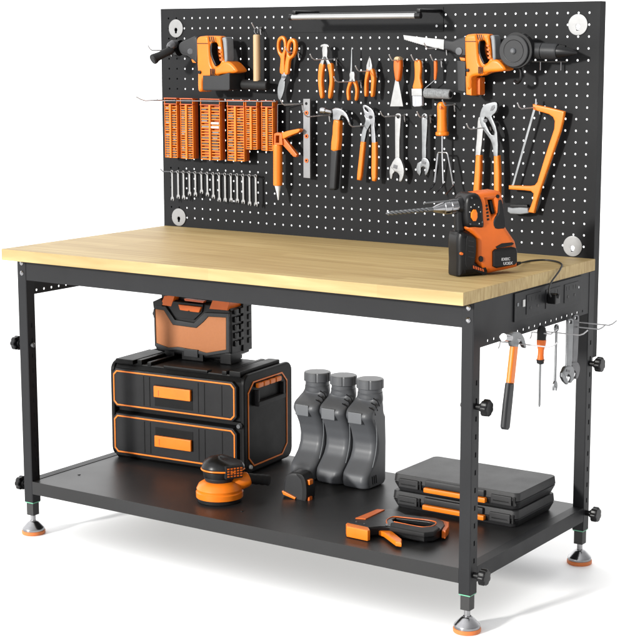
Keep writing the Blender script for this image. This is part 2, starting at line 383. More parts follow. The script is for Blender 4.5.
def power_body(t, dx, dy, flat_bottom):
    S = lambda L: [(u+dx, v+dy) for u, v in L]
    out = [(196.3, 46), (196.3, 39.5), (198.2, 36.9), (203, 36), (219.5, 36), (220.8, 40), (222.4, 52), (223.5, 60), (229, 62), (234, 66.5), (236.8, 71.5), (231, 73.3), (222, 74), (214, 77.5), (204, 78.5), (202.2, 82), (202, 90.2), (197.8, 90.2), (197.4, 72), (196.6, 60)]
    hole = [(211.6, 42.9), (216.2, 43.0), (218.6, 50), (220.4, 57), (220.6, 61.4), (217.2, 65.6), (213.6, 60), (211.4, 51)]
    b = plate('housing', ORG, t, [S(out), S(hole)], BOARD, .036, .060, .0050, sm=3, segs=4)
    plate('motor_housing', ORG, t, S([(196.2, 46), (196.2, 39.5), (198.1, 36.8), (203, 35.9), (207.4, 36.2), (208.8, 42), (209.6, 54), (210.8, 64), (213.6, 70), (212.4, 76.4), (204, 78.5), (202.2, 82), (202, 90.2), (197.8, 90.2), (197.4, 72), (196.6, 60)]), BOARD, .016, .0645, .0065, sm=3, segs=4)
    plate('battery_mount', ORG, t, S([(211, 69.4), (218, 66), (223.4, 61.4), (229, 62), (234, 66.5), (236.8, 71.5), (231, 73.3), (222, 74), (212.4, 75.2)]), BOARD, .018, .0635, .0060, sm=3, segs=4)
    plate('rear_grip', GRP, t, S([(221.6, 38.4), (224, 37), (226.3, 39), (227, 50), (227, 61), (224.2, 61.6), (223.4, 52), (222.4, 42)]), BOARD, .033, .0625, .004, sm=3, segs=3)
    plate('inner_liner', BLK, t, S([(210.4, 44), (212, 43.4), (211.6, 51), (213, 58), (216, 64.6), (214.8, 66.2), (211.4, 59), (209.8, 51)]), BOARD, .040, .0640, .0012, sm=2)
    for i in range(4):
        y = 46.5+i*4
        plate('trigger_rib', WHT if i == 0 and flat_bottom else ORG2, t, S([(217.6+i*.5, y), (220.4+i*.45, y+.4), (220.8+i*.45, y+2.6), (218.2+i*.5, y+2.4)]), BOARD, .042, .0615, .001)
    for i in range(3):
        plate('vent_slot', BLK, b, S([(208.6+i*1.9, 36.4), (209.5+i*1.9, 36.4), (210.6+i*1.9, 41.8), (209.7+i*1.9, 41.8)]), BOARD, .0655, .0668, .0003)
        plate('vent_slot', BLK, b, S([(210+i*1.7, 68.6), (210.8+i*1.7, 68.6), (210.8+i*1.7, 75.6), (210+i*1.7, 75.6)]), BOARD, .0655, .0668, .0003)
    plate('seam', BLK, b, S([(196.6, 43.1), (207.5, 43.1), (207.5, 43.7), (196.6, 43.7)]), BOARD, .0655, .0665, .0002)
    plate('mode_dial', BLK, b, S(ellipse(198.9, 72.2, 1.5, 1.8, 14)), BOARD, .060, .0685, .0008)
    plate('belt_tab', ORG, t, S([(191, 59.2), (196.8, 60), (196.8, 63), (192.5, 62.6)]), BOARD, .030, .050, .0012)
    return S
t = root('hammer_drill', 'orange hammer drill with black side handle and grey battery, hanging top left of the pegboard', 'drill', 215, 90)
S = power_body(t, 0, 0, True)
plate('battery', DGR, t, [(202.4, 75.5), (219, 75.5), (228, 72.6), (229.6, 73.4), (229.6, 89.4), (228, 90.6), (204, 90.6), (202.4, 89)], BOARD, .006, .070, .003, segs=3)
plate('gearbox', DGR, t, [(197, 37), (197, 62), (192, 60), (187, 56), (181, 54), (178, 49), (179, 43), (187, 39)], BOARD, .020, .062, .006, sm=3, segs=3)
ptube('gearbox_cap', MGR, t, [(190.9, 51.3, -.060, 3.1), (190.3, 51.4, -.0635, 3.0), (190.2, 51.4, -.0645, 2.2)], 20)
ptube('chuck', BLK, t, [(180, 48, -.045, 8), (177, 47.5, -.045, 8), (177, 47.5, -.045, 6), (172, 47, -.045, 5.2), (170, 46.5, -.045, 3)], 24)
ptube('side_handle_collar', DSTEEL, t, [(177.5, 42.5, -.052, 2.4), (174, 44, -.060, 4.6), (171, 46.5, -.066, 4.8), (169, 48.5, -.072, 3.6)], 20)
ptube('side_handle', RUB, t, [(172.5, 49.5, -.066, 3.2), (170, 50.8, -.072, 4.1), (165, 53, -.082, 4.0), (160, 55.6, -.090, 4.0), (157, 57, -.096, 4.4), (154.6, 58.5, -.100, 5.2), (153.2, 59.5, -.104, 5.2), (152.4, 60, -.106, 4.4)], 24)

t = root('mallet', 'rubber mallet with pale wooden handle and black head, hanging head down', 'mallet', 256, 88)
ptube('handle', HWOOD, t, [(256.6, 34.5, -.030, 2.8), (256.6, 35.5, -.030, 3.5), (256.8, 60, -.030, 3.6), (256.9, 81, -.030, 3.6)], 20)
ptube('head', RUB, t, [(242.6, 84.4, -.030, 3.9), (243.3, 84.4, -.030, 4.7), (245, 84.5, -.030, 5.0), (266, 85.6, -.030, 5.0), (267.6, 85.7, -.030, 4.7), (268.2, 85.7, -.030, 4.0)], 24)
tube('hanging_ring', STEEL, t, curve3([bl(256.6, 35, .03), bl(254.4, 31.5, .03), bl(255.5, 28, .026), bl(258, 28.6, .022), bl(257.4, 33, .03)]), .0009, 8)

t = root('tin_snips', 'orange handled tin snips hanging with grey blades down', 'tin snips', 280, 99)
P_('blade', SATIN, t, [(281.6, 71), (284.6, 73), (284.9, 80), (284.4, 88), (282.4, 95.5), (279.8, 100.2), (277.9, 97), (277.4, 89), (279.2, 81.5), (281.2, 77.5)], .0235, .0275, .001, sm=3)
P_('blade', STEEL, t, [(284.9, 71), (287.4, 71.5), (285.6, 77.5), (283.8, 81), (282, 80), (282.5, 75)], .0275, .0300, .001, sm=2)
P_('handle', ORG, t, [[(281, 35.8), (284.2, 37.6), (285.9, 43), (285.8, 50), (284.4, 56), (284.2, 64), (284, 73.5), (279.4, 72.8), (279.9, 62), (279.8, 57.5), (277.4, 53), (276.2, 46), (277.4, 38.6)], [(280.6, 39.4), (278.8, 42), (278.5, 47), (279.6, 51.6), (281.6, 53), (283.2, 49), (283.3, 43.5), (282.4, 40.2)]], .018, .029, .0035, sm=3, segs=3)
P_('handle', ORG, t, [[(291.5, 38.2), (294.8, 40.4), (295.8, 46), (295, 52), (292.6, 57), (289.4, 59.8), (288.4, 66), (287.4, 73.8), (283.9, 73.4), (284.6, 63), (285.9, 55), (286.2, 46), (288, 40)], [(291.2, 41.6), (289.2, 44), (288.4, 49), (288.6, 54.6), (290.3, 55.6), (292, 52.5), (292.8, 47.5), (292.4, 43)]], .021, .033, .0035, sm=3, segs=3)
tube('pivot_bolt', STEEL, t, [bl(283.6, 77, .028), bl(283.6, 77, .034)], [.0038, .003], 14)

t = root('end_cutting_pliers', 'end cutting pliers with orange handles and rounded silver jaws', 'pliers', 325, 97)
P_('jaw', PALE, t, [(319.9, 46.2), (321.2, 44.6), (324.4, 43.7), (327.6, 44.6), (328.9, 46.4), (328, 47.4), (326.9, 46.6), (327.3, 51), (326.9, 57), (328.2, 60), (330.4, 63.6), (327.6, 65.5), (325.4, 60.2), (324.2, 60.2), (323, 65), (319.5, 63.6), (321, 60), (322.4, 57), (321.9, 50), (322.3, 46.6), (321.2, 47.4)], .022, .033, .0015)
tube('rivet', SATIN, t, [bl(324.8, 58, .033), bl(324.8, 58, .036)], [.004, .003], 14)
P_('handle', ORG, t, [(319.3, 63.2), (323.4, 64.4), (322.3, 72), (321.6, 82), (322.3, 92), (322.2, 97.6), (319.8, 97.8), (318, 88), (317.4, 78), (318, 69)], .021, .034, .0038, sm=3, segs=3)
P_('handle', ORG, t, [(326.8, 64.6), (330.8, 63.2), (331.8, 69), (332.4, 78), (331.8, 88), (330, 97.8), (327.6, 97.6), (327.9, 90), (328.9, 82), (328.4, 73)], .021, .034, .0038, sm=3, segs=3)

t = root('needle_nose_pliers', 'long thin needle nose pliers with orange handles, jaws up', 'pliers', 351, 99)
ptube('jaw', SATIN, t, [(351.9, 47.6, -.028, .5), (352, 55, -.028, 1.0), (351.9, 65, -.028, 1.45), (351.8, 72.5, -.028, 1.9)], 12)
P_('joint', PALE, t, [(350.3, 71.8), (353.6, 71.8), (354.5, 75), (354.3, 78), (355, 81.8), (352.8, 82), (352, 79.6), (351, 82), (348.9, 81.6), (349.6, 78), (349.2, 75)], .022, .034, .0015, sm=2)
P_('handle', ORG, t, [(349.2, 80.2), (351.6, 81.5), (349.6, 86), (348.5, 91.5), (348.9, 99.4), (346.8, 99.6), (346, 91), (347.4, 84.5)], .022, .033, .003, sm=3, segs=3)
P_('handle', ORG, t, [(352.3, 81.5), (354.8, 80.2), (356.4, 85), (357.3, 91), (356.2, 100), (354.2, 99.6), (354.9, 92), (354, 86)], .022, .033, .003, sm=3, segs=3)

t = root('combination_pliers', 'short pliers with pointed silver jaws and orange handles', 'pliers', 369, 95)
P_('jaw', PALE, t, [(369.4, 55.8), (370.9, 60), (372, 65.6), (372, 69.8), (369, 71.8), (366.1, 69.6), (366.2, 65.4), (367.8, 60)], .022, .033, .0015)
P_('jaw_line', BLK, t, [(369.3, 57), (369.6, 57), (369.4, 67), (369, 67)], .0329, .0334, .0001)
P_('handle', ORG, t, [(366.6, 68.6), (368.9, 70.6), (367.8, 76), (366.4, 82.5), (366.2, 95.4), (364, 95.6), (363.8, 86), (364.2, 79), (365.2, 73)], .021, .034, .0032, sm=3, segs=3)
P_('handle', ORG, t, [(369.2, 70.8), (371.8, 68.6), (373.4, 73), (374.2, 79), (373.4, 88), (372.5, 96.2), (370.2, 95.8), (370.6, 85), (370.4, 77)], .021, .034, .0032, sm=3, segs=3)

t = root('scraper', 'putty knife with orange handle and wide pale flared blade', 'scraper', 396, 106)
P_('handle', ORG2, t, [(393.6, 58.5), (396.6, 57), (399.7, 58.4), (400.3, 66), (399.8, 72), (398.4, 80.6), (394.9, 80.6), (393.3, 72), (392.8, 65)], .018, .034, .005, sm=3, segs=4)
P_('handle_cap', HWOOD, t, [(394, 57.6), (396.6, 56.4), (399.3, 57.6), (399.4, 60.2), (394, 60.2)], .0195, .0355, .003, sm=3, segs=3)
P_('blade', PALE, t, [(395.3, 79.4), (398, 79.4), (399.2, 85), (403, 106.4), (390, 106.4), (394.2, 85)], .0255, .0275, .0005)

t = root('paint_brush', 'flat paint brush with orange handle and pale bristles', 'brush', 417, 106)
P_('handle', ORG, t, [(414, 61.5), (417, 59.6), (420, 61.5), (420.6, 69), (419.9, 78), (421.2, 88.9), (412.4, 88.9), (414, 79), (414.2, 70)], .021, .032, .0035, sm=3, segs=3)
P_('ferrule', PALE, t, [(411.4, 88.6), (421.6, 88.6), (421.9, 95.8), (411.6, 95.8)], .0200, .0335, .0008)
P_('bristles', BRIS, t, [(412, 95.6), (421.7, 95.6), (422, 105.4), (420, 106.4), (414, 106.8), (412.4, 105.6)], .0215, .0320, .002)

t = root('paint_roller', 'small paint roller with orange handle and grey felt sleeve', 'paint roller', 438, 96)
ptube('handle', ORG2, t, [(435.8, 60, -.028, 1.2), (435.8, 61.5, -.028, 2.0), (435.9, 70, -.028, 2.0), (435.2, 79.6, -.028, 1.3)], 14)
tube('wire', STEEL, t, [bl(435.2, 79.5, .028), bl(434.6, 80.4, .028), bl(425.8, 87.6, .028), bl(424, 89.6, .028), bl(423.7, 92.6, .028), bl(425, 93.4, .028)], .0012, 10)
ptube('sleeve', FELT, t, [(424.8, 93.0, -.028, 3.0), (425.4, 93.0, -.028, 4.6), (427, 93.1, -.028, 4.9), (449, 94.2, -.028, 4.9), (450.6, 94.3, -.028, 4.6)], 24)
ptube('end_disc', BLK, t, [(450.5, 94.3, -.028, 3.2), (451.2, 94.3, -.028, 2.6)], 18)

t = root('reciprocating_saw', 'orange reciprocating saw with long pale blade pointing left', 'saw', 480, 80)
S = power_body(t, 268.2, -2.0, False)
for o in list(t.children):
    if o.name.startswith('xx'): pass
plate('lower_housing', ORG2, t, [(470.5, 77), (480, 77.5), (480, 95), (470.5, 93.5)], BOARD, .016, .040, .002)
plate('foot_block', ORG, t, [(465.4, 76), (471.6, 77.2), (471.6, 95.6), (466, 94.6)], BOARD, .020, .060, .002)
plate('gearbox', DGR, t, [(443.6, 39.6), (452, 41), (458, 38.4), (464.4, 36.6), (466, 38), (466, 56), (461, 56.5), (455, 54), (450, 51), (443.6, 49.6)], BOARD, .024, .058, .005, segs=3)
plate('gearbox_cap', MGR, t, ellipse(458.6, 51.2, 3.4, 4, 20), BOARD, .056, .0605, .0012)
plate('blade', PALE, t, [(403.2, 35), (424, 37.6), (444, 39.6), (443.6, 49.6), (424, 45.2)]+[(424-k*1.04, 45.2-k*.31+(.5 if k % 2 else 0)) for k in range(1, 20)], BOARD, .040, .0415, .0003)
plate('battery', DGR, t, [(456.5, 60), (465.6, 61), (465.6, 92.5), (457.5, 91)], BOARD, .006, .042, .003)

t = root('angle_grinder', 'dark grey angle grinder with round disc and tapered barrel pointing right', 'grinder', 514, 52)
c0 = at(513.6, 51, 'y', -.070)
tube('disc', DGR, t, [c0+Vector((0, .004, 0)), c0, c0-Vector((0, .001, 0))], [.0350, .0350, .0335], 44)
tube('disc_ring', BLK, t, [c0+Vector((math.cos(a)*.024, -.0012, math.sin(a)*.024)) for a in [2*math.pi*k/40 for k in range(41)]], .0007, 6, cap=False)
tube('disc_hub', MGR, t, [c0-Vector((0, .001, 0)), c0-Vector((0, .005, 0)), c0-Vector((0, .007, 0))], [.0070, .0060, .0035], 20)
tube('guard', BLK, t, [c0+Vector((.0035, .022, .001)), c0+Vector((.0035, .006, .001)), c0+Vector((.0035, .0045, .001))], [.0385, .0390, .0380], 44)
ptube('body', DGR, t, [(520, 50.4, -.040, 5.5), (526, 50.5, -.040, 7.4), (528, 50.5, -.040, 8.0), (542.6, 51, -.040, 8.2)], 28)
ptube('rear_body', DGR, t, [(542.8, 51, -.040, 7.3), (543.3, 51, -.040, 7.3), (543.4, 51, -.040, 8.4), (556, 51.4, -.040, 8.2), (558.2, 51.5, -.040, 7.4)], 28)
ptube('nose_cone', BLK, t, [(558, 51.5, -.040, 6.6), (562, 51.7, -.040, 6.2), (568, 52.2, -.040, 4.6), (574, 52.8, -.040, 2.4), (577.5, 53.1, -.040, 1.2)], 24)
tube('trigger_loop', BLK, t, curve3([bl(513, 66, .045), bl(518.5, 67, .050), bl(521, 72, .050), bl(520.6, 79, .050), bl(517.6, 82.6, .045), bl(514.6, 81, .04)]), .0036, 12)
for k in range(5): plate('collar_tooth', BLK, t, [(559+k*1.2, 44.6+k*.2), (559.7+k*1.2, 44.6+k*.2), (559.7+k*1.2, 46.8+k*.2), (559+k*1.2, 46.6+k*.2)], BOARD, .036, .046, .0003)
t = root('double_hook', 'horizontal wire rack with two drop pins under the grinder barrel', 'hook', 545, 61)
tube('wire', DSTEEL, t, [bl(521, 61.4, .012), bl(567, 61.6, .012)], .0016, 8)
for u in (540.4, 561): tube('pin', STEEL, t, [bl(u, 61.8, .012), bl(u, 70.2, .012)], .0016, 8)

# bit racks -----------------------------------------------------------
racks = [(164.2, 176.6, 97.6, 157.6, 158.4, 'narrow orange bit rack at the far left end of the row', 22),
         (180.0, 192.6, 98.0, 158.6, 159.4, 'narrow orange bit rack next to the far left one, filled with fine bits', 23),
         (200.2, 219.6, 98.4, 159.8, 160.6, 'wide orange rack with two white labels', 19),
         (226.9, 243.8, 99.6, 161.0, 161.8, 'wide orange bit rack standing clear right of the white labelled one', 20),
         (245.4, 256.8, 100.2, 149.4, 150.2, 'short orange bit rack touching the wide one on its left', 19),
         (261.2, 272.6, 100.4, 150.6, 151.4, 'short orange bit rack beside the caulking gun', 19)]
for (u0, u1, v0, v1, v2, lab, nr) in racks:
    d = .040
    t = root('bit_rack', lab, 'bit rack', (u0+u1)/2, v1, d, 'orange bit racks on the pegboard')
    a0, b1 = BOARD.px(u0, v0, d); a1, _ = BOARD.px(u1, v0, d); _, b0 = BOARD.px((u0+u1)/2, v1, d)
    am = (a0+a1)/2
    box('back_tray', RTRAY, t, BOARD, a0, a1, b0, b1-.001, .018, .030, .001)
    boxes('side_wall', ORG, t, BOARD, [(a0, a0+.0016, b0, b1, .0302, d), (a1-.0016, a1, b0, b1, .0302, d)], .0004)
    box('spine', ORG, t, BOARD, am-.0028, am+.0028, b0-.0006, b1-.016, .0302, d+.003, .0008)
    h = (b1-.018-b0)/nr
    boxes('shelf_rows', ORG, t, BOARD, [(a0+.002, am-.003, b0+k*h, b0+k*h+h*.42, .0302, d-.001) for k in range(nr)]+[(am+.003, a1-.002, b0+k*h, b0+k*h+h*.42, .0302, d-.001) for k in range(nr)], .0004)
    boxes('top_clip', BLK, t, BOARD, [(a0+.003, a1-.003, b1-.0135, b1-.0035, .0302, d-.001)], .001)
    boxes('top_frame', ORGD, t, BOARD, [(a0-.0006, a1+.0006, b1-.0025, b1, .0285, d+.002), (a0-.0006, a1+.0006, b1-.0165, b1-.0143, .0285, d+.002)], .0005)
    rr = random.Random(int(u0))
    for k in range(nr):
        for (q0, q1) in ((a0+.004, am-.004), (am+.004, a1-.004)):
            if rr.random() < (.85 if nr > 21 else .6) and k < nr-1:
                zz = b0+k*h+h*.58; L = (q1-q0)*rr.uniform(.6, 1)
                tube('bit', rr.choice([SATIN, DSTEEL, STEEL, DSTEEL]), t, [BOARD.P(q0, zz+h*.1, d-.0012), BOARD.P(q0+L, zz+h*.1, d-.0012)], h*.21, 6)
    if 'two white' in lab:
        for k in (11.2, 12.6):
            box('white_label', WHT, t, BOARD, am+.0035, a1-.0025, b0+k*h, b0+k*h+h*.72, d-.001, d+.0015, .0004)
t = root('rack_rail', 'long thin wire rail with upturned tip carrying the orange bit racks', 'wire rail', 160, 101, .03)
tube('wire', STEEL, t, [bl(276, 101.6, .044), bl(165, 100.6, .044), bl(158.6, 100.6, .044), bl(156, 98.4, .044)], .0012, 8)
t = root('rack_hook', 'wire prong poking out left of the pegboard beside the orange racks', 'hook', 160, 101, .03)
b = at(186, 99.0, 'y', -.001)
tube('wire', STEEL, t, [b, b+Vector((0, -.004, 0)), b+Vector((-.004, -.155, 0)), b+Vector((-.008, -.166, .003)), b+Vector((-.014, -.178, .010))], .0012, 8)

# caulking gun --------------------------------------------------------
t = root('caulking_gun', 'orange caulking gun hanging with white nozzle down', 'caulking gun', 278, 185)
ptube('barrel', ORG, t, [(277.9, 144.6, -.035, 4.4), (277.9, 145.6, -.035, 4.7), (277.9, 184.4, -.035, 4.7), (277.9, 185.4, -.035, 4.3)], 28)
ptube('nozzle', WHT, t, [(277.9, 185.2, -.035, 3.4), (278.2, 192, -.035, 1.9), (278.4, 200, -.035, .6)], 18)
plate('frame_head', ORG2, t, [[(273.8, 145), (274, 133.6), (277, 132.4), (281.4, 133.6), (282.6, 145)], [(275.6, 142.8), (279, 142.8), (279, 135.6), (275.8, 135.6)]], BOARD, .024, .046, .0012)
plate('handle', ORG, t, [(279, 133.6), (288, 130.6), (298.4, 128.6), (300.1, 129.8), (298.2, 132.4), (288.5, 136.2), (283, 139), (280, 138)], BOARD, .027, .044, .002)
plate('trigger', ORG2, t, [(280.4, 137), (284.4, 138.6), (296.8, 154.6), (295.8, 157.2), (293, 156.6), (281, 143.5)], BOARD, .030, .041, .0018)
tube('push_rod', STEEL, t, [bl(277.6, 140, .035), bl(277.8, 104.6, .035), bl(279, 104.2, .035), bl(302, 103.6, .004)], .0011, 8)

t = root('steel_bar', 'flat grey metal bar with four punched holes, three of them orange inside', 'steel bar', 306, 178)
hl = [ellipse(306.2, v, 1.2, 1.5, 14) for v in (103.6, 112.8, 136.2, 160.6)]
P_('bar', ZINC, t, [[(303.2, 98.8), (309.8, 98.8), (310, 178.2), (303.4, 177.6)]]+hl, .018, .0225, .0005)
for i, v in enumerate((112.8, 136.2, 160.6)): P_('orange_bushing', ORG2, t, [ellipse(306.3, v, 1.9, 2.2, 18), ellipse(306.3, v, .8, 1.0, 12)], .0222, .0238, .0004)

t = root('claw_hammer', 'claw hammer with polished head and orange and black handle, hanging on the pegboard', 'hammer', 331, 190)
P_('handle_upper', ORG, t, [(332.8, 120), (338.7, 120.6), (338.9, 128), (337.4, 150.4), (330.1, 150), (331.6, 134)], .020, .040, .0055, sm=2, segs=4)
P_('handle_grip', DGR, t, [(330.1, 149.6), (337.5, 150.2), (336.6, 165), (335, 188.6), (333.4, 190.4), (328.8, 190), (328.4, 187), (329.4, 168)], .0195, .0405, .0055, segs=4)
ptube('striking_face', STEEL, t, [(321.4, 110.2, -.030, 3.3), (323, 110.2, -.030, 3.6), (325.6, 110.6, -.030, 3.4), (326.6, 111, -.030, 2.3), (331.5, 112, -.030, 2.5), (334, 112.8, -.030, 4.6)], 22)
P_('claw', STEEL, t, [(331.4, 109.6), (334.4, 107.8), (339.6, 108.2), (343.8, 110.8), (347.4, 115.4), (350.2, 123.6), (349, 125.2), (345.6, 118.6), (341.2, 115.8), (339.2, 120.4), (333, 120.4), (332.2, 115)], .0215, .0385, .0035, sm=3, segs=3)

t = root('water_pump_pliers', 'slim water pump pliers with long orange handles, hanging beside the claw hammer', 'pliers', 366, 180)
P_('upper_jaw', STEEL, t, [[(362.6, 107), (363.4, 105), (366, 105), (371, 108.6), (374, 113.2), (374.8, 119), (374.4, 126), (375.6, 142.4), (371.6, 142.4), (371, 128), (369.6, 119.6), (366, 117.6), (364, 113)], [(364.6, 107), (364.8, 109.6), (368.2, 112.2), (367.6, 109.4)]], .026, .033, .0014, sm=2)
P_('lower_jaw', SATIN, t, [(364.2, 113), (366, 117.6), (369.8, 118.4), (371, 123.4), (366.6, 131), (364.2, 142.4), (360.4, 142), (362, 131), (365.2, 121)], .020, .0275, .0014, sm=2)
P_('handle', ORG, t, [(360, 141.6), (364.4, 142.2), (363, 156), (361, 176), (359.8, 180.6), (356.4, 180), (356.6, 174), (358.6, 156)], .020, .032, .004, segs=3)
P_('handle', ORG, t, [(371.2, 142), (375.8, 142), (376, 160), (375.6, 178), (374.4, 181.6), (371.4, 181), (370.8, 174), (371, 158)], .022, .034, .004, segs=3)
tube('pivot', DSTEEL, t, [bl(370.5, 117, .033), bl(370.5, 117, .036)], [.0042, .0035], 14)

def adj(t, m, shaft, eye, head, moving, worm, fr=BOARD, d0=.020, d1=.029):
    plate('handle', m, t, [shaft, eye], fr, d0+.0015, d1-.0015, .0014, sm=2)
    plate('fixed_jaw', m, t, head, fr, d0, d1, .0020, sm=2)
    plate('sliding_jaw', m, t, moving, fr, d0+.001, d1-.001, .0014)
    plate('worm_screw', DSTEEL, t, worm, fr, d1-.0009, d1+.0008, .0003)
t = root('adjustable_wrench', 'larger bright adjustable wrench hanging jaw down left of the grey one', 'wrench', 397, 180, group='adjustable wrenches on the pegboard')
adj(t, PALE, [(395, 116), (396, 113.8), (398, 113.2), (400, 113.8), (401, 116), (400.6, 121), (399.4, 140), (399.4, 158.6), (399.8, 162), (394.4, 162), (395, 158.6), (394.9, 140), (394.8, 121)], ellipse(398, 116.8, 1.4, 1.7, 12),
    [(394.9, 158), (399.5, 158), (402.8, 165), (404, 172), (402.8, 178), (400.8, 181.8), (398.6, 181), (399.2, 176), (397, 172.6), (394.6, 171.6), (392, 168.8), (390.4, 166)],
    [(391.2, 164.4), (394.8, 168.4), (394.4, 172), (392.6, 174), (391.6, 179.2), (390, 178.6), (389.3, 172), (389.8, 167)], [(393.6, 164.2), (397.4, 165.4), (396.8, 169), (392.8, 167.8)])
t = root('adjustable_wrench', 'smaller dull grey adjustable wrench left of the hand cultivator', 'wrench', 424, 175, group='adjustable wrenches on the pegboard')
adj(t, SATIN, [(421.4, 117), (422.4, 114.2), (424.4, 113.2), (426.4, 114.2), (427.4, 117), (427, 130), (426, 145), (425.8, 160), (422, 160), (421.8, 145), (421.6, 130)], ellipse(424.4, 116.4, 1.2, 1.5, 12),
    [(421.8, 158), (426, 158), (428.6, 161), (429.6, 165), (428, 172), (425.4, 176), (424.4, 173), (425, 169), (423, 166.6), (420, 168)],
    [(417.4, 163), (421, 161), (422.6, 165), (420.8, 168.6), (421, 172), (419.6, 176), (417, 173), (415.8, 168.6)], [(422.4, 160.6), (426, 161.8), (425.4, 164.4), (421.8, 163.4)])

t = root('hand_cultivator', 'three pronged hand cultivator with thick orange handle', 'cultivator', 442, 184)
ptube('handle', ORG, t, [(441.6, 102, -.032, 2.4), (441.7, 103.2, -.032, 4.0), (441.9, 106, -.032, 4.8), (442, 118, -.032, 4.6), (442.1, 128, -.032, 5.0), (442.2, 131.4, -.032, 5.0), (442.2, 132, -.032, 6.6), (442.3, 134.6, -.032, 6.8), (442.3, 135.6, -.032, 6.0)], 26)
P_('hanging_hole', ORGD, t, ellipse(440, 107.6, 1.3, 1.5, 14), .0435, .0470, .0003)
ptube('shaft', STEEL, t, [(442.4, 135, -.032, 1.15), (442.4, 153, -.032, 1.15)], 12)
for k, (L) in enumerate(([(442.4, 152.6), (438.8, 152.4), (437.8, 154.4), (436.2, 168), (434.6, 182.6)], [(442.4, 152.6), (442.8, 168), (443.4, 183.6)], [(442.4, 152.6), (446.6, 152.6), (447.8, 154.4), (450.4, 168), (453.2, 184.8)])):
    q = [bl(u, v, .032) for u, v in L]; e = q[-1]
    q += [e+Vector((.0005, -.004, -.004)), e+Vector((.0005, -.018, -.012)), e+Vector((.0005, -.036, -.020))]
    tube('tine', STEEL, t, q, [.0022]*(len(q)-1)+[.0006], 10)

t = root('groove_joint_pliers', 'large groove joint pliers with slotted head and orange handles, partly behind the cordless drill', 'pliers', 486, 195)
P_('upper_jaw', SATIN, t, [[(479.4, 116.6), (481, 109.6), (484, 105), (489, 102.8), (494.8, 101.8), (497.2, 104.2), (496.8, 110), (494.4, 113.8), (491.6, 116.4), (494, 122), (497.2, 132.6), (497.8, 156), (493.4, 156), (492.6, 148), (490, 139.6), (483, 130), (479.8, 123)], [(484, 118.8), (487.4, 118.4), (494, 132.2), (492.6, 135), (489.4, 132)]], .027, .037, .0018, sm=2)
P_('jaw_teeth', DSTEEL, t, [(491.4, 106.4), (494.2, 104.8), (494.8, 107.6), (492.6, 110.4), (490, 111)], .0365, .0378, .0003)
P_('lower_arm', PALE, t, [(479.2, 116.8), (484, 122), (482.8, 132), (480.2, 156), (475.2, 156), (476.6, 138), (477.4, 122)], .020, .028, .0018, sm=2)
P_('handle', ORG, t, [(475.2, 155), (480.2, 155.2), (480, 170), (478.4, 200), (471.8, 200), (474, 175)], .019, .035, .0045, segs=3)
P_('handle', ORG, t, [(493.2, 155.4), (498, 155.4), (498.9, 172), (498.8, 200), (493.4, 200), (493.4, 175)], .022, .038, .0045, segs=3)
tube('slot_bolt', STEEL, t, [bl(485.4, 120.6, .036), bl(485.4, 120.6, .0395)], [.0048, .004], 14)

t = root('hacksaw', 'hacksaw with orange frame and grey grip hanging at the right of the pegboard', 'hacksaw', 530, 212)
P_('frame', ORG, t, [(532.4, 104), (548, 107.4), (563.9, 111.4), (562.4, 121), (559.8, 131.4), (550, 160), (540.6, 187.6), (536.4, 201.6), (533.6, 213.2), (527.8, 212.2), (530.4, 206), (532.3, 200.6), (533.2, 193.6), (530.6, 191.2), (524, 190.4), (508.4, 189.4), (508.4, 185.4), (530, 186), (534.4, 185.2), (537, 182), (545, 155.6), (553.8, 129), (554.4, 121), (552.6, 117), (548.6, 114.2), (532.8, 109.6)], .018, .030, .0028, segs=3)
P_('grip', GRP, t, [(507.4, 207.2), (512, 208), (520, 207.4), (527.6, 208), (528.4, 213.2), (520, 214.4), (510, 213.8), (507.3, 211.8)], .012, .030, .003, segs=3)
P_('grip_ridges', BLK, t, [(510, 204.6), (527, 204.8), (527.6, 208.2), (509.6, 207.8)], .014, .026, .001)
P_('blade', SATIN, t, [(535.2, 102), (537.4, 102.6), (513.6, 186.2), (511.6, 186.2)], .0235, .0250, .0003)
for u, v in ((536.2, 100.6), (512.4, 186.4)): tube('blade_pin', STEEL, t, [bl(u, v-1.8, .0243), bl(u, v+3, .0243)], .0022, 10)

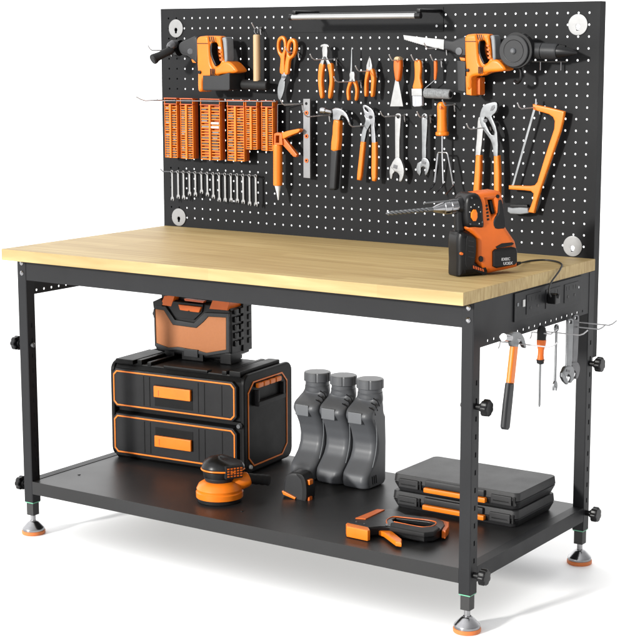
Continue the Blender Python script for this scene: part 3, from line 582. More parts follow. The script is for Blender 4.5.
# combination wrenches -----------------------------------------------
ORD = ['first', 'second', 'third', 'fourth', 'fifth', 'sixth', 'seventh', 'eighth', 'ninth', 'tenth', 'eleventh', 'twelfth', 'thirteenth', 'fourteenth', 'last']
wx = [95, 130, 162, 197, 232, 268, 303, 338, 373, 408, 443, 480, 515, 553, 590]
wb = [248, 236, 240, 218, 222, 206, 222, 236, 254, 255, 256, 260, 266, 277, 281]
def comb(t, fr, ptop, pbot, d, w, ro, m=STEEL):
    """open-and-ring wrench between two frame points (a,b): ring on top, open jaw below"""
    a, b = Vector(ptop), Vector(pbot); dr = (b-a).normalized(); nr = Vector((-dr.y, dr.x)); L = (b-a).length
    def q(s, o): v = a+dr*s+nr*o; return (v.x, v.y)
    ring = [q(ro*math.cos(x), ro*math.sin(x)) for x in [2*math.pi*i/20 for i in range(20)]]
    hole = [q(ro*.58*math.cos(x), ro*.58*math.sin(x)) for x in [2*math.pi*i/12 for i in range(12)]]
    j = ro*(1.45 if ro < .006 else 1.5)
    sh = [q(ro*.7, w/2), q(L-j*1.2, w/2), q(L-j*.75, j*.72), q(L-j*.1, j*.86), q(L+j*.72, j*.62), q(L+j*.62, j*.30), q(L+j*.05, j*.34), q(L-j*.18, 0), q(L+j*.05, -j*.34), q(L+j*.50, -j*.34), q(L+j*.46, -j*.72), q(L-j*.1, -j*.86), q(L-j*.75, -j*.72), q(L-j*1.2, -w/2), q(ro*.7, -w/2)]
    plate('ring_end', m, t, [ring, hole], fr, d, d+.0055, .0010, px=False)
    plate('shaft_and_jaw', m, t, [sh], fr, d+.0008, d+.0046, .0007, px=False)
for i, (x, bt) in enumerate(zip(wx, wb)):
    u = 156+x/5.926; vt = 160+(69+26*(x-95)/495)/5.926; vb = 160+bt/5.926-2.6
    pos = 'nearest the left edge' if i == 0 else 'nearest the caulking gun' if i == 14 else ORD[i]+' from the left'
    t = root('combination_wrench', 'small chrome combination wrench, %s in the hanging row' % pos, 'wrench', u, vb, .024, 'row of hanging combination wrenches')
    comb(t, BOARD, BOARD.px(u, vt, .024), BOARD.px(u+.35, vb, .024), .020, .0054, .0044, PALE)
t = root('wrench_rail', 'thin wire rail with upturned left tip carrying the small chrome wrenches', 'wire rail', 162, 172)
tube('wire', DSTEEL, t, [bl(257.6, 175.8, .002), bl(257, 175.6, .022), bl(166, 171.4, .022), bl(163, 171.6, .022), bl(160.4, 169, .022)], .0014, 8)
for u, v in ((176, 171.4), (216, 173.2)): tube('wire_support', DSTEEL, t, [bl(u, v, .023), bl(u+4, v, .001)], .0012, 8)

# ------------------------------------------------------------------ tools hanging on the right side of the bench
def side_hook(base, L, label, w=0, rise=.012):
    b = Vector(base); t = thing('side_hook', label, 'hook', b, 'long wire hooks on the side of the bench')
    pts = [b+Vector((-.002, 0, -.014)), b+Vector((.001, 0, -.008)), b+Vector((.002, 0, 0)), b+Vector((L*.9, 0, 0)), b+Vector((L, 0, rise*.3)), b+Vector((L+rise*.8, 0, rise))]
    tube('wire', WIRE, t, pts, .0015, 8); return t
def sp(u, v, d=.0): return SIDE.w(u, v, d)
side_hook(sp(499.3, 341.6), .118, 'long wire hook carrying the claw hammer at the side of the bench')
side_hook(sp(546, 331.6), .085, 'long wire hook carrying the thin combination wrench at the side')
side_hook(sp(571, 326.4), .072, 'long wire hook in front of the adjustable wrenches at the side')
side_hook(sp(576, 322.0), .085, 'long wire hook reaching farthest right at the side of the bench')
side_hook(sp(531, 332), .05, 'wire hook behind the screwdriver handle at the side of the bench')
def SP(name, m, t, loops, d0, d1, bev=.0015, **k): return plate(name, m, t, loops, SIDE, d0, d1, bev, **k)
t = thing('claw_hammer', 'claw hammer hanging from the side of the bench on a long wire hook', 'hammer', sp(505, 429, .04))
SP('handle_upper', ORG, t, [(514.4, 345), (519.0, 346), (515.0, 384), (510.2, 383.4)], .040, .051, .004, segs=4)
SP('handle_grip', DGR, t, [(509.9, 383), (515.1, 383.6), (513.4, 402), (510.6, 428), (509.4, 430.2), (505.8, 429.8), (505, 427.6), (507.2, 405)], .0395, .0515, .0045, segs=4)
fr = SIDE
pa = [SIDE.w(u, v, .045) for u, v in ((503.4, 337.2), (505, 337.4), (509.4, 338), (510.6, 338.2), (514, 338.6), (517, 339.4))]
tube('striking_face', STEEL, t, pa, [.0075, .0082, .0078, .0050, .0052, .008], 22)
SP('claw', SATIN, t, [(511.8, 334.2), (516.4, 331.8), (521.4, 333), (524.8, 337.8), (526.8, 347), (525.4, 347.8), (522.2, 342), (519.4, 341.4), (518.8, 347), (513.2, 346.6)], .040, .051, .003, sm=2, segs=3)
t = thing('screwdriver', 'screwdriver with black and orange handle hanging from the side of the bench', 'screwdriver', sp(539, 406, .02))
def stube(name, m, t, L, d=.022, seg=20):
    pts = [SIDE.w(u, v, d) for u, v, r in L]; return tube(name, m, t, pts, [r*mpp(p) for p, (_, _, r) in zip(pts, L)], seg)
stube('handle_cap', RUB, t, [(541.8, 326.2, 2.2), (541.8, 327.6, 3.8), (541.7, 331, 4.6), (541.5, 340.4, 4.6)])
stube('handle_grip', ORG2, t, [(541.5, 339.8, 4.9), (541.3, 344, 4.7), (541, 350, 3.1), (540.7, 355, 3.0), (540.4, 361, 3.9), (540.3, 363, 3.2)])
stube('bolster', RUB, t, [(540.4, 359.4, 4.15), (540.3, 363.6, 3.4), (540.2, 364.4, 1.4)])
stube('shank', SATIN, t, [(540.2, 363.5, 1.15), (539.4, 405, 1.15), (539.3, 406.8, .7)], seg=12)
t = thing('combination_wrench', 'slim combination wrench hanging between the screwdriver and the adjustable wrenches', 'wrench', sp(555.6, 390, .02))
comb(t, SIDE, SIDE.px(557, 328, .022), SIDE.px(555.4, 387.4, .022), .018, .0062, .0078, SATIN)
for k, (du, lab, m, d) in enumerate(((5.6, 'adjustable wrench half hidden behind the nearer one, beside the back leg', DSTEEL, .012), (0, 'adjustable wrench with open jaw hanging just left of the back leg', SATIN, .026))):
    t = thing('adjustable_wrench', lab, 'wrench', sp(570+du, 384, d), 'adjustable wrenches at the side of the bench')
    s = lambda L: [(u+du, v-(4 if k == 0 else 0)) for u, v in L]
    adj(t, m, s([(568.2, 322), (569.4, 319), (571.4, 318.4), (573.2, 319.6), (573.8, 323), (573, 345), (571.6, 368), (567.4, 368), (568, 345)]), s(ellipse(571, 322, 1.3, 1.7, 12)),
        s([(567.4, 366), (572, 366), (574.2, 369), (574.8, 373), (573.6, 379), (571.8, 383), (570.2, 382), (570.8, 377), (568.4, 374), (566.8, 377), (564, 374), (565, 369)]),
        s([(563.8, 370.6), (566.4, 374), (567, 378), (569, 383), (567.6, 384.8), (564.4, 381.6), (562.2, 377), (562.4, 373)]), s([(566.8, 369.4), (570.2, 370.2), (569.8, 372.4), (566.4, 371.6)]), fr=SIDE, d0=d-.004, d1=d+.005)

# ------------------------------------------------------------------ cordless drill on the worktop
DR = yawframe((1.128, -.400, .0006), 58); B = .052
t = thing('corded_drill', 'large orange and black drill with chuck and long bit standing on the worktop', 'drill', (1.13, -.35, 0))
def DP(name, m, par, loops, d0, d1, bev=.004, **k): return plate(name, m, par, loops, DR, d0, d1, bev, **k)
DP('housing', ORG2, t, [[(472, 197), (477.7, 193.4), (487, 192), (497.4, 190.6), (501.6, 191.6), (503.6, 196), (505.4, 208), (507, 227.4), (512, 235), (516.4, 241.4), (518.4, 250), (518.8, 262), (518.4, 267.2), (505, 270.4), (490, 273.6), (484, 272), (476.9, 262.2), (477.4, 250), (477.7, 239), (472, 233), (468, 229)],
    [(489.4, 200.4), (494.4, 199.8), (497.4, 213.4), (493.2, 216), (491.2, 210)]], -B, 0, .0105, sm=0, segs=5)
DP('gear_head', BLK, t, [(467.4, 199), (473, 193.6), (480, 194.6), (484.2, 203), (485, 216), (485.2, 228), (476, 228.6), (468.6, 227), (466.6, 214)], -B-.004, .004, .011, sm=3, segs=5)
DP('mode_knob', ORG, t, [(474.8-3.1, 213), (474, 209.6), (476.4, 209.6), (477.9, 213), (477.9, 217.6), (476.4, 221.2), (474, 221.2), (471.7, 217.6)], .004, .0095, .002)
boxm = [(469.8, 212), (471.0, 207), (474.4, 204.6), (478.6, 207), (480.4, 211.8), (479.2, 223.6)]
bm = bmesh.new()
for u, v in boxm:
    a, b = DR.px(u, v, .004); bm_box(bm, DR, a-.0009, a+.0009, b-.0011, b+.0011, .0036, .0046, 0)
link('dial_marks', bm, WHT, t)
DP('rear_grip', RUB, t, [(498.6, 201), (502.4, 200.2), (504.6, 211), (506.2, 226.6), (502, 229), (495.4, 228.6), (493.6, 222), (496, 217), (498.8, 213)], -B-.002, .002, .004, sm=2, segs=3)
DP('trigger', RUB, t, [(489.4, 200.4), (492.6, 200.2), (495.4, 213.4), (493.2, 215.6), (491.2, 210)], -B+.012, -.010, .002)
DP('housing_bolt', BLK, t, ellipse(498, 196.4, 1.7, 1.9, 16), -.001, .0016, .0004)
DP('housing_bolt', BLK, t, ellipse(481.2, 259, 2.2, 3.0, 18), -.001, .0016, .0004)
for k in range(5):
    DP('vent_slot', BLK, t, [(485.6+k*.35, 205+k*3.4), (487.9+k*.35, 204.6+k*3.4), (488+k*.35, 206.6+k*3.4), (485.8+k*.35, 207+k*3.4)], -.001, .0008, .0003)
DP('side_slot', BLK, t, [(495.8, 246.8), (502, 243.4), (512, 242.4), (514.2, 243.4), (512, 245.4), (497, 248.6)], -.001, .0012, .0004)
bt = DP('battery', BLK, t, [(493.6, 251.6), (496, 249.4), (512.6, 246.8), (516.4, 248), (517.6, 251), (517.6, 262.4), (515.4, 264.8), (497, 268.4), (493.6, 266.6)], -.012, .006, .003, segs=3)
# lettering on the battery: two short white lines, as unreadable as in the photograph, built from real type
def text(name, s, size, fr, a, b, d, m, par, ext=.0003):
    cu = bpy.data.curves.new('t', 'FONT'); cu.body = s; cu.size = size; cu.extrude = ext; cu.space_character = .95; cu.offset = size*.018
    ob = bpy.data.objects.new('t', cu); C.objects.link(ob); bpy.context.view_layer.update()
    me = bpy.data.meshes.new_from_object(ob.evaluated_get(bpy.context.evaluated_depsgraph_get())); bpy.data.objects.remove(ob)
    b2 = bmesh.new(); b2.from_mesh(me)
    for v in b2.verts: v.co = fr.P(a+v.co.x, b+v.co.y, d+v.co.z)
    return link(name, b2, m, par, 30)
a, b = DR.px(501.4, 260.6, .006); text('lettering', 'IDEEC', .0078, DR, a, b, .0063, GRP2, bt)
a, b = DR.px(503.2, 264.9, .006); text('lettering', 'UOEX', .0082, DR, a, b, .0063, GRP2, bt)
DP('front_handle', BLK, t, [(460.5, 233.4), (468.7, 231.4), (475.6, 235), (478.6, 241), (478.2, 252), (477, 261), (482.6, 266), (489.6, 269.8), (489, 273.8), (478, 275.8), (463.2, 277.2), (459.2, 276.4), (459.6, 262), (459.2, 246)], -B-.002, .003, .015, sm=2, segs=6)
for k in range(5): DP('cooling_rib', ORGD, t, [(473+k*2.3, 265.4+k*.8), (474.4+k*2.3, 265.8+k*.8), (475+k*2.3, 269+k*.7), (473.6+k*2.3, 268.6+k*.7)], .0025, .0040, .0003)
DP('rubber_panel', RUB, t, [(467.4, 236), (474.4, 237.6), (476.4, 243), (474.8, 262), (468, 269), (465.4, 262), (466.4, 246)], .0025, .0048, .0012, sm=2)
for k in range(4): DP('grip_groove', DGR, t, [(468.6, 240+k*5.4), (474.2, 241+k*5.4), (474.2, 242+k*5.4), (468.6, 241+k*5.4)], .0042, .0054, .0002)
for q in ((472, 198), (482.4, 222), (470.6, 224)): DP('head_screw', DSTEEL, t, ellipse(q[0], q[1], .8, 1.0, 10), .003, .0048, .0002)
nc = DR.P(*DR.px(463.5, 254, -B*.5), -B*.5)
fx = DR.P(*DR.px(460.5, 254, 0), 0)
tube('orange_button', ORG2, t, [DR.P(*DR.px(461.4, 253.6, .0), -.002)+Vector((0, 0, 0)), DR.P(*DR.px(461.0, 253.6, .0), .0045)], [.0034, .0026], 14)
ax0 = DR.w(463, 206.6, -B/2)
def along(u, v): return DR.w(u, v, -B/2)
def dtube(name, m, L, seg=26):
    pts = [along(u, v) for u, v, r in L]; return tube(name, m, t, pts, [r*mpp(p) for p, (_, _, r) in zip(pts, L)], seg)
dtube('chuck_neck', BLK, [(468, 204.6, 10), (460, 205.6, 9.6), (458.6, 205.7, 8.6), (456.5, 206, 7.4)])
tube('handle_neck', BLK, t, [DR.w(460.4, 236, -B/2), DR.w(460, 231.6, -B/2), DR.w(459.8, 231.4, -B/2), DR.w(459.6, 218, -B/2), DR.w(459.6, 206, -B/2)], [.017, .017, .0115, .0115, .0115], 22)
tube('handle_collar', RUB, t, [DR.w(460.2, 233.6, -B/2), DR.w(460.2, 230.8, -B/2)], [.0215, .0205], 26)
dtube('chuck_sleeve', STEEL, [(457.5, 205.8, 6.4), (456.5, 206, 7.0), (450, 206.8, 7.0), (449.6, 206.8, 6.3), (448.6, 207, 6.3), (448.4, 207, 6.9), (443.6, 207.6, 6.8), (442.8, 207.7, 6)])
bm = bmesh.new()
for k in range(14):
    an = 2*math.pi*k/14; ax = (along(443.6, 207.6)-along(456.5, 206)).normalized(); uu = ax.cross(Vector((0, 0, 1))).normalized(); ww = ax.cross(uu); rr = 6.95*mpp(along(450, 206.8))
    o = (uu*math.cos(an)+ww*math.sin(an))*rr; tube_bm(bm, [along(455.6, 206.1)+o, along(450.4, 206.8)+o], .0011, 6)
link('chuck_ribs', bm, STEEL, t)
dtube('chuck_nose', STEEL, [(443, 207.7, 5.6), (440.6, 208.0, 5.2), (436, 208.8, 3.8), (432.6, 209.3, 2.2)])
# twisted bit
p0, p1 = along(433.5, 209.2), along(386, 213.6); n = 130; seg = 12; ax = (p1-p0).normalized(); uu = ax.cross(Vector((0, 0, 1))).normalized(); ww = ax.cross(uu); bm = bmesh.new(); rings = []
for i in range(n+1):
    f = i/n; c = p0+(p1-p0)*f; tw = f*2*math.pi*5.5; R0 = .0046*(1 if f < .95 else 1-(f-.95)*14); ring = []
    for k in range(seg):
        an = 2*math.pi*k/seg; rr = R0*(.52+.48*abs(math.cos(an))**.7) if f > .12 else .0042
        ring.append(bm.verts.new(c+(uu*math.cos(an+tw)+ww*math.sin(an+tw))*rr))
    rings.append(ring)
for i in range(n):
    for k in range(seg): bm.faces.new((rings[i][k], rings[i][(k+1) % seg], rings[i+1][(k+1) % seg], rings[i+1][k]))
bm.faces.new(rings[0]); bm.faces.new(rings[-1]); link('drill_bit', bm, SATIN, t, 60)
tube('depth_rod', SATIN, t, [DR.w(460, 199.8, -.020), DR.w(424.4, 203.2, -.020), DR.w(423.8, 203.2, -.020)], [.0018, .0018, .0026], 10)
lead = [DR.w(518.3, 263.4, -.010), at(523, 262.4, 'z', .004), at(532, 260.6, 'z', .0025), at(545, 259.9, 'z', .0025), at(556, 261.4, 'z', .0025), at(561.6, 264.2, 'z', .0025), at(560.6, 268.6, 'x', 1.2275), at(556.4, 275, 'x', 1.2290), at(551.6, 281.6, 'x', 1.2295), at(549.4, 287, 'x', 1.232), at(549.2, 293, 'x', 1.240), at(551, 297, 'x', 1.245)]
tube('power_cord', CABLE, t, curve3(lead, 8), .0019, 10)
tube('strain_relief', RUB, t, [DR.w(516.4, 263.8, -.010), DR.w(520.6, 262.8, -.010)], [.0045, .0028], 12)
pc = SIDE.px(551.8, 298.6, .01)
box('plug', BLK, t, SIDE, pc[0]-.011, pc[0]+.011, pc[1]-.010, pc[1]+.011, .0040, .024, .003)
tube('plug_neck', BLK, t, [SIDE.P(pc[0], pc[1]+.004, .022), SIDE.P(pc[0]-.001, pc[1]+.012, .026)], [.005, .003], 12)

# ------------------------------------------------------------------ tool box on the shelf
TW, TD, TH_ = .384, .218, .246
TO = (.0440, -.2660, ZS+.0002); TF = yawframe(TO, 4.4)
c4, s4 = math.cos(R(4.4)), math.sin(R(4.4))
TSd = Fr(Vector(TO)+Vector((c4, s4, 0))*TW, (-s4, c4, 0), (0, 0, 1))
TT = Fr(Vector(TO)+Vector((0, 0, TH_)), (c4, s4, 0), (-s4, c4, 0))
t = thing('tool_box', 'large black two drawer tool box with orange trim on the lower shelf', 'tool box', (.22, -.16, ZS))
def rrect(a0, a1, b0, b1, r, n=5, cham=False):
    out = []
    for (cx, cy, s) in ((a1-r, b1-r, 0), (a0+r, b1-r, 90), (a0+r, b0+r, 180), (a1-r, b0+r, 270)):
        for k in range(n+1) if not cham else (0, n): out.append((cx+r*math.cos(R(s+90*k/n)), cy+r*math.sin(R(s+90*k/n))))
    return out
# body: profile in the side plane (rounded corners), swept along the width, in two tiers with a waist
prof = [(TD, .030), (TD-.008, .008), (TD-.026, 0), (.012, 0), (.004, .008), (.004, .116), (.014, .122), (.014, .129), (.004, .135), (.004, TH_-.016), (.012, TH_-.006), (TD-.03, TH_-.006), (TD-.010, TH_-.012), (TD, TH_-.034)]
plate('body', TBK, t, [prof], TSd, -TW+.002, -.004, .004, px=False, segs=3)
# side cheek plates
for d0, d1 in ((-.006, .006), (-TW-.006, -TW+.006)):
    plate('side_panel', TBK, t, [rrect(.000, TD+.006, .004, TH_+.002, .024)], TSd, d0, d1, .004, px=False, segs=3)
def ring_trim(name, m, par, fr, a0, a1, b0, b1, r, w, d0, d1, cham=True):
    plate(name, m, par, [rrect(a0, a1, b0, b1, r, 4, cham), rrect(a0+w, a1-w, b0+w, b1-w, r-w*.4, 4, cham)[::-1]], fr, d0, d1, .0006, px=False)
for (z0, z1) in ((.014, .118), (.134, .232)):
    dw = plate('drawer', TDG, t, [rrect(.004, TW-.012, z0, z1, .012, 4, True)], TF, -.006, .0065, .003, px=False)
    ring_trim('orange_trim', ORG, dw, TF, .0085, TW-.0165, z0+.0045, z1-.0045, .010, .0036, .0060, .0080)
    zc = (z0+z1)/2
    up = z0 > .1
    box('handle_recess', TBK, dw, TF, .134, .246, zc-(.034 if up else .020), zc+(.020 if up else .030), .0060, .0074, .0008)
    h = box('drawer_handle', ORG, dw, TF, .136, .244, zc-(.010 if up else .018), zc+(.018 if up else .010), .0076, .0150, .002)
    for q in [(.100, .1016, z0+.012, z1-.012, .0062, .0075), (.262, .2636, z0+.012, z1-.012, .0062, .0075), (.118, .1196, z0+.012, z1-.012, .0062, .0075), (.280, .2816, z0+.012, z1-.012, .0062, .0075), (.330, .3316, z0+.012, z1-.012, .0062, .0075)]: box('rib', TBK, dw, TF, *q, .0003)
    box('latch_mark', ORGD, h, TF, .150, .1515, zc-.006 if up else zc-.013, zc+.008 if up else zc+.003, .0150, .0156, 0)
ring_trim('side_trim', ORG, t, TSd, .016, TD-.020, .018, TH_-.018, .024, .0036, .0058, .0078)
box('side_handle_recess', TBK, t, TSd, .040, TD-.044, TH_-.078, TH_-.036, .0058, .0068, .0005)
boxes('side_handle', TDG, t, TSd, [(.044, TD-.048, TH_-.080, TH_-.069, .0066, .020), (.044, .052, TH_-.072, TH_-.040, .0066, .018), (TD-.056, TD-.048, TH_-.072, TH_-.040, .0066, .018)], .002)
boxes('grip_pads', ORG, t, TSd, [(.050+k*.028, .074+k*.028, TH_-.036, TH_-.024, .0066, .016) for k in range(4)], .003)
tube('corner_rivet', WHT, t, [TSd.P(.024, .020, .006), TSd.P(.024, .020, .011)], [.0055, .0045], 16)
tube('corner_knob', MGR, t, [TF.P(TW-.004, .126, .004), TF.P(TW-.004, .126, .012)], [.007, .005], 16)
# ribbed lid
boxes('lid', TBK, t, TT, [(.010, TW-.012, .012, TD-.02, -.008, -.001), (.006, .060, .006, .150, -.004, .008), (.070, .084, .010, TD-.03, -.004, .010), (.100, .112, .010, TD-.03, -.004, .007), (.320, .334, .010, TD-.03, -.004, .007), (.344, .376, .006, TD-.03, -.004, .010), (.150, .280, .008, .030, -.004, .004)], .003)

# ------------------------------------------------------------------ jobsite radio on the tool box
RO = (.086, -.150, ZS+TH_+.016); RW, RD, RH = .232, .088, .150
RF = yawframe(RO, 4); RS = Fr(Vector(RO)+Vector((math.cos(R(4)), math.sin(R(4)), 0))*RW, (-math.sin(R(4)), math.cos(R(4)), 0), (0, 0, 1))
t = thing('work_radio', 'black jobsite radio with orange speaker grille standing on the tool box', 'radio', (.20, -.12, ZS+TH_))
def RPp(name, m, par, loops, d0, d1, bev=.003, **k): return plate(name, m, par, loops, RF, d0, d1, bev, **k)
body = [(153, 306), (156, 302.5), (168, 300), (226, 305), (230.4, 312), (231.6, 340), (230.8, 357), (226, 359.4), (206, 358.6), (170, 353.4), (157, 351), (154.2, 346)]
RPp('body', BLK, t, body, -RD, 0, .006, segs=4)
RPp('speaker_grille', GRILL, t, [(154.7, 308.8), (163.8, 310.2), (168.6, 318), (172.8, 324.8), (196, 328), (203, 322), (208, 316.6), (226, 317.6), (226, 349.8), (206.4, 353), (196, 350.2), (178, 347), (168, 347.6), (155.8, 343)], -.001, .0042, .0014)
RPp('grille_bezel', DGR, t, [[(153.6, 305.2), (165.4, 306.4), (174.6, 320), (194, 323.2), (204.6, 312.8), (228.6, 313.8), (229.2, 352.6), (206.6, 356), (176, 350), (167, 350.6), (154.6, 346)], [(154.7, 308.8), (163.8, 310.2), (168.6, 318), (172.8, 324.8), (196, 328), (203, 322), (208, 316.6), (226, 317.6), (226, 349.8), (206.4, 353), (196, 350.2), (178, 347), (168, 347.6), (155.8, 343)][::-1]], -.001, .0066, .0012)
RPp('control_recess', BLK, t, [(170, 301), (203, 304.5), (202, 312), (193.6, 320), (175.6, 317.4), (168, 306)], -.002, .0045, .001)
RPp('control_buttons', ORG2, t, [(178, 304.6), (201, 307.2), (198.6, 312.6), (190, 311.6), (188.8, 310.4), (187.6, 311.2), (179.8, 310)], .0035, .0110, .0012)
RPp('label_strip', ORGD, t, [(184, 298.6), (204, 301), (203, 303), (184.6, 300.8)], -.0060, .0060, .0006)
RPp('handle_bar', BLK, t, [(162, 293), (215, 297.5), (215, 307), (162, 303)], -.035, -.018, .003)
tp = Fr(Vector(RO)+Vector((0, 0, 0)), RF.U, RF.V)
for (a, b, c, d) in ((160, 170, 300, 306), (209, 226, 302, 310)):
    RPp('corner_block', ORG2, t, [(a, d-1), (a+4, c-4), (b+5, c-5), (b+1, d+.6)], -.060, .0055, .002)
RPp('corner_cap', BLK, t, [(152.6, 301.6), (160.4, 298), (163, 303), (161, 309), (153.2, 308)], -.03, .0060, .002)
for k in range(5):
    for y in (.012, .034, .070): box('side_fin', BLK, t, RS, y, y+.014, .028+k*.020, .042+k*.020, -.001, .007, .002)
box('side_frame', BLK, t, RS, .050, .090, .010, .138, -.002, .004, .002)
boxes('foot', BLK, t, RF, [(.030, .060, -.0155, .012, -.03, .000), (.086, .150, -.0155, .010, -.03, .004), (.200, .232, -.0155, .012, -.045, .002), (.02, .21, -.0155, .004, -.085, -.03)], .002)
box('front_clip', DGR, t, RF, .096, .138, -.006, .014, .0035, .0095, .002)
boxes('carry_handle', BLK, t, RF, [(.020, .030, .118, .176, -.05, -.035), (.200, .210, .118, .176, -.05, -.035), (.020, .210, .170, .182, -.055, -.03)], .003)

# ------------------------------------------------------------------ three grey bottles
BX0 = .6700; BW_ = .0720; PIT_ = .0750
def bottle(i, lab):
    x0 = BX0-PIT_*i; w = BW_
    t = thing('bottle', lab, 'bottle', (x0+w/2, -.13, ZS), 'grey plastic bottles on the lower shelf')
    fr = Fr((BX0+w, 0, 0), (0, 1, 0), (0, 0, 1))
    frl = Fr((BX0, 0, 0), (0, 1, 0), (0, 0, 1))
    # front silhouette measured on the left face, back silhouette on the right face, of the nearest bottle
    left = [(341.0, 487), (339.8, 480), (340.6, 473), (344, 466), (347.6, 458), (349.8, 449), (350.2, 440), (348.8, 431), (346, 423), (343, 416), (344, 410), (349, 404), (353, 399), (355.4, 394), (356, 388)]
    right = [(384.4, 388), (385.4, 398), (386.4, 412), (388, 416), (388.4, 440), (388, 478), (386, 484.6)]
    pr = [(frl.px(u, v)[0], frl.px(u, v)[1]) for u, v in left]
    pr[0] = (pr[0][0]+.001, ZS+.0005)
    bk = [fr.px(u, v) for u, v in right]; bk[-1] = (bk[-1][0], ZS+.0005)
    fz = [z for _, z in pr]; fy = [y for y, _ in pr]; bz = [z for _, z in bk][::-1]; by = [y for y, _ in bk][::-1]
    o9 = np.argsort(fz); fzs = np.array(fz)[o9]; fys = np.array(fy)[o9]
    z_sh = frl.px(346, 404)[1]; z_tp = frl.px(357, 390)[1]; z_bt = ZS+.0005
    rrn = .0298; zc_ = frl.px(357, 388)[1]; ycn = at(370.2, 385, 'x', BX0+w/2).y
    bm = bmesh.new(); rings = []; nz = 64
    def yf(z): return float(np.mean([np.interp(z+dz, fzs, fys) for dz in (-.0035, 0, .0035)]))
    for k in range(nz+1):
        z = z_bt+(z_tp-z_bt)*k/nz; ya_, yb_ = yf(z), float(np.interp(z, bz, by)); hw = w/2; r_ = .017
        ins = max(0, 1-(z-z_bt)/.004)**2*.004
        if z > z_sh:
            q = (z-z_sh)/(z_tp-z_sh); q = q*q*(3-2*q); hw = w/2*(1-q)+rrn*q; r_ = .017*(1-q)+rrn*q
            ya_ = ya_*(1-q)+(ycn-rrn)*q; yb_ = yb_*(1-q)+(ycn+rrn)*q
        r_ = min(r_, hw-.0002, (yb_-ya_)/2-.0002)
        cx_ = x0+w/2
        rings.append([bm.verts.new((a, b, z)) for a, b in rrect(cx_-hw+ins, cx_+hw-ins, ya_+ins, yb_-ins, r_-ins*.5, 7)])
    for k in range(nz):
        m_ = len(rings[k])
        for n_ in range(m_): bm.faces.new((rings[k][n_], rings[k][(n_+1) % m_], rings[k+1][(n_+1) % m_], rings[k+1][n_]))
    bm.faces.new(rings[0]); bm.faces.new(rings[-1]); link('body', bm, MGR, t, 42)
    ztop = frl.px(357, 388)[1]; yc = ycn; rr = rrn
    c = (x0+w/2, yc, ztop-.020)
    lathe('neck', MGR, t, c, [(0, rr*.9), (.006, rr*.96), (.024, rr*.96), (.026, rr)], 36)
    bm = bmesh.new(); seg = 60; hs = ((.0245, 1.0), (.0260, 1.09), (.0440, 1.09), (.0470, 1.04), (.0476, .9)); rings = []
    for h, q in hs:
        rings.append([bm.verts.new(Vector(c)+Vector((math.cos(a)*rr*(q-(.05 if (k % 10 == 0 and .025 < h < .051) else 0)), math.sin(a)*rr*(q-(.05 if (k % 10 == 0 and .025 < h < .051) else 0)), h))) for k, a in enumerate([2*math.pi*k/seg for k in range(seg)])])
    for a in range(len(rings)-1):
        for k in range(seg): bm.faces.new((rings[a][k], rings[a][(k+1) % seg], rings[a+1][(k+1) % seg], rings[a+1][k]))
    bm.faces.new(rings[0]); bm.faces.new(rings[-1]); link('cap', bm, MGR, t, 25)
    # moulded grooves on the shoulder and foot, curved panel line on the side
    for k in range(3):
        ya0 = pr[9][0]+.022+k*.009; zz = frl.px(346, 413)[1]+.012+k*.009
        tube('moulded_groove', BLK, t, [Vector((x0+w-.0115, ya0-.004, zz+.008)), Vector((x0+w-.002, ya0+.001, zz+.002)), Vector((x0+w+.0002, ya0+.006, zz-.011))], .0014, 8)
        tube('moulded_groove', BLK, t, [Vector((x0+w-.0002, pr[0][0]+.026+k*.008, ZS+.010)), Vector((x0+w+.0002, pr[0][0]+.022+k*.008, ZS+.030))], .0012, 8)
    cv = [fr.w(u, v, 0)+Vector((x0-BX0+.0003, .004, 0)) for u, v in ((373.6, 420), (375.4, 430), (375.8, 442), (374.4, 455), (371.6, 468))]
    tube('panel_line', GRP, t, curve3(cv), .0009, 8)
    bm = bmesh.new(); bm_box(bm, Fr((x0, 0, 0), (1, 0, 0), (0, 0, 1)), .0135, w-.021, frl.px(346, 421)[1], frl.px(346, 410)[1], -pr[9][0]-.012, -pr[9][0]+.0004, .002)
    link('front_sheen_patch', bm, SHEEN, t)  # flat front facet, its reflected light put into the paler colour
bottle(2, 'grey bottle farthest left, next to the black tool box'); bottle(1, 'middle one of the three grey bottles'); bottle(0, 'grey bottle nearest the two black cases')

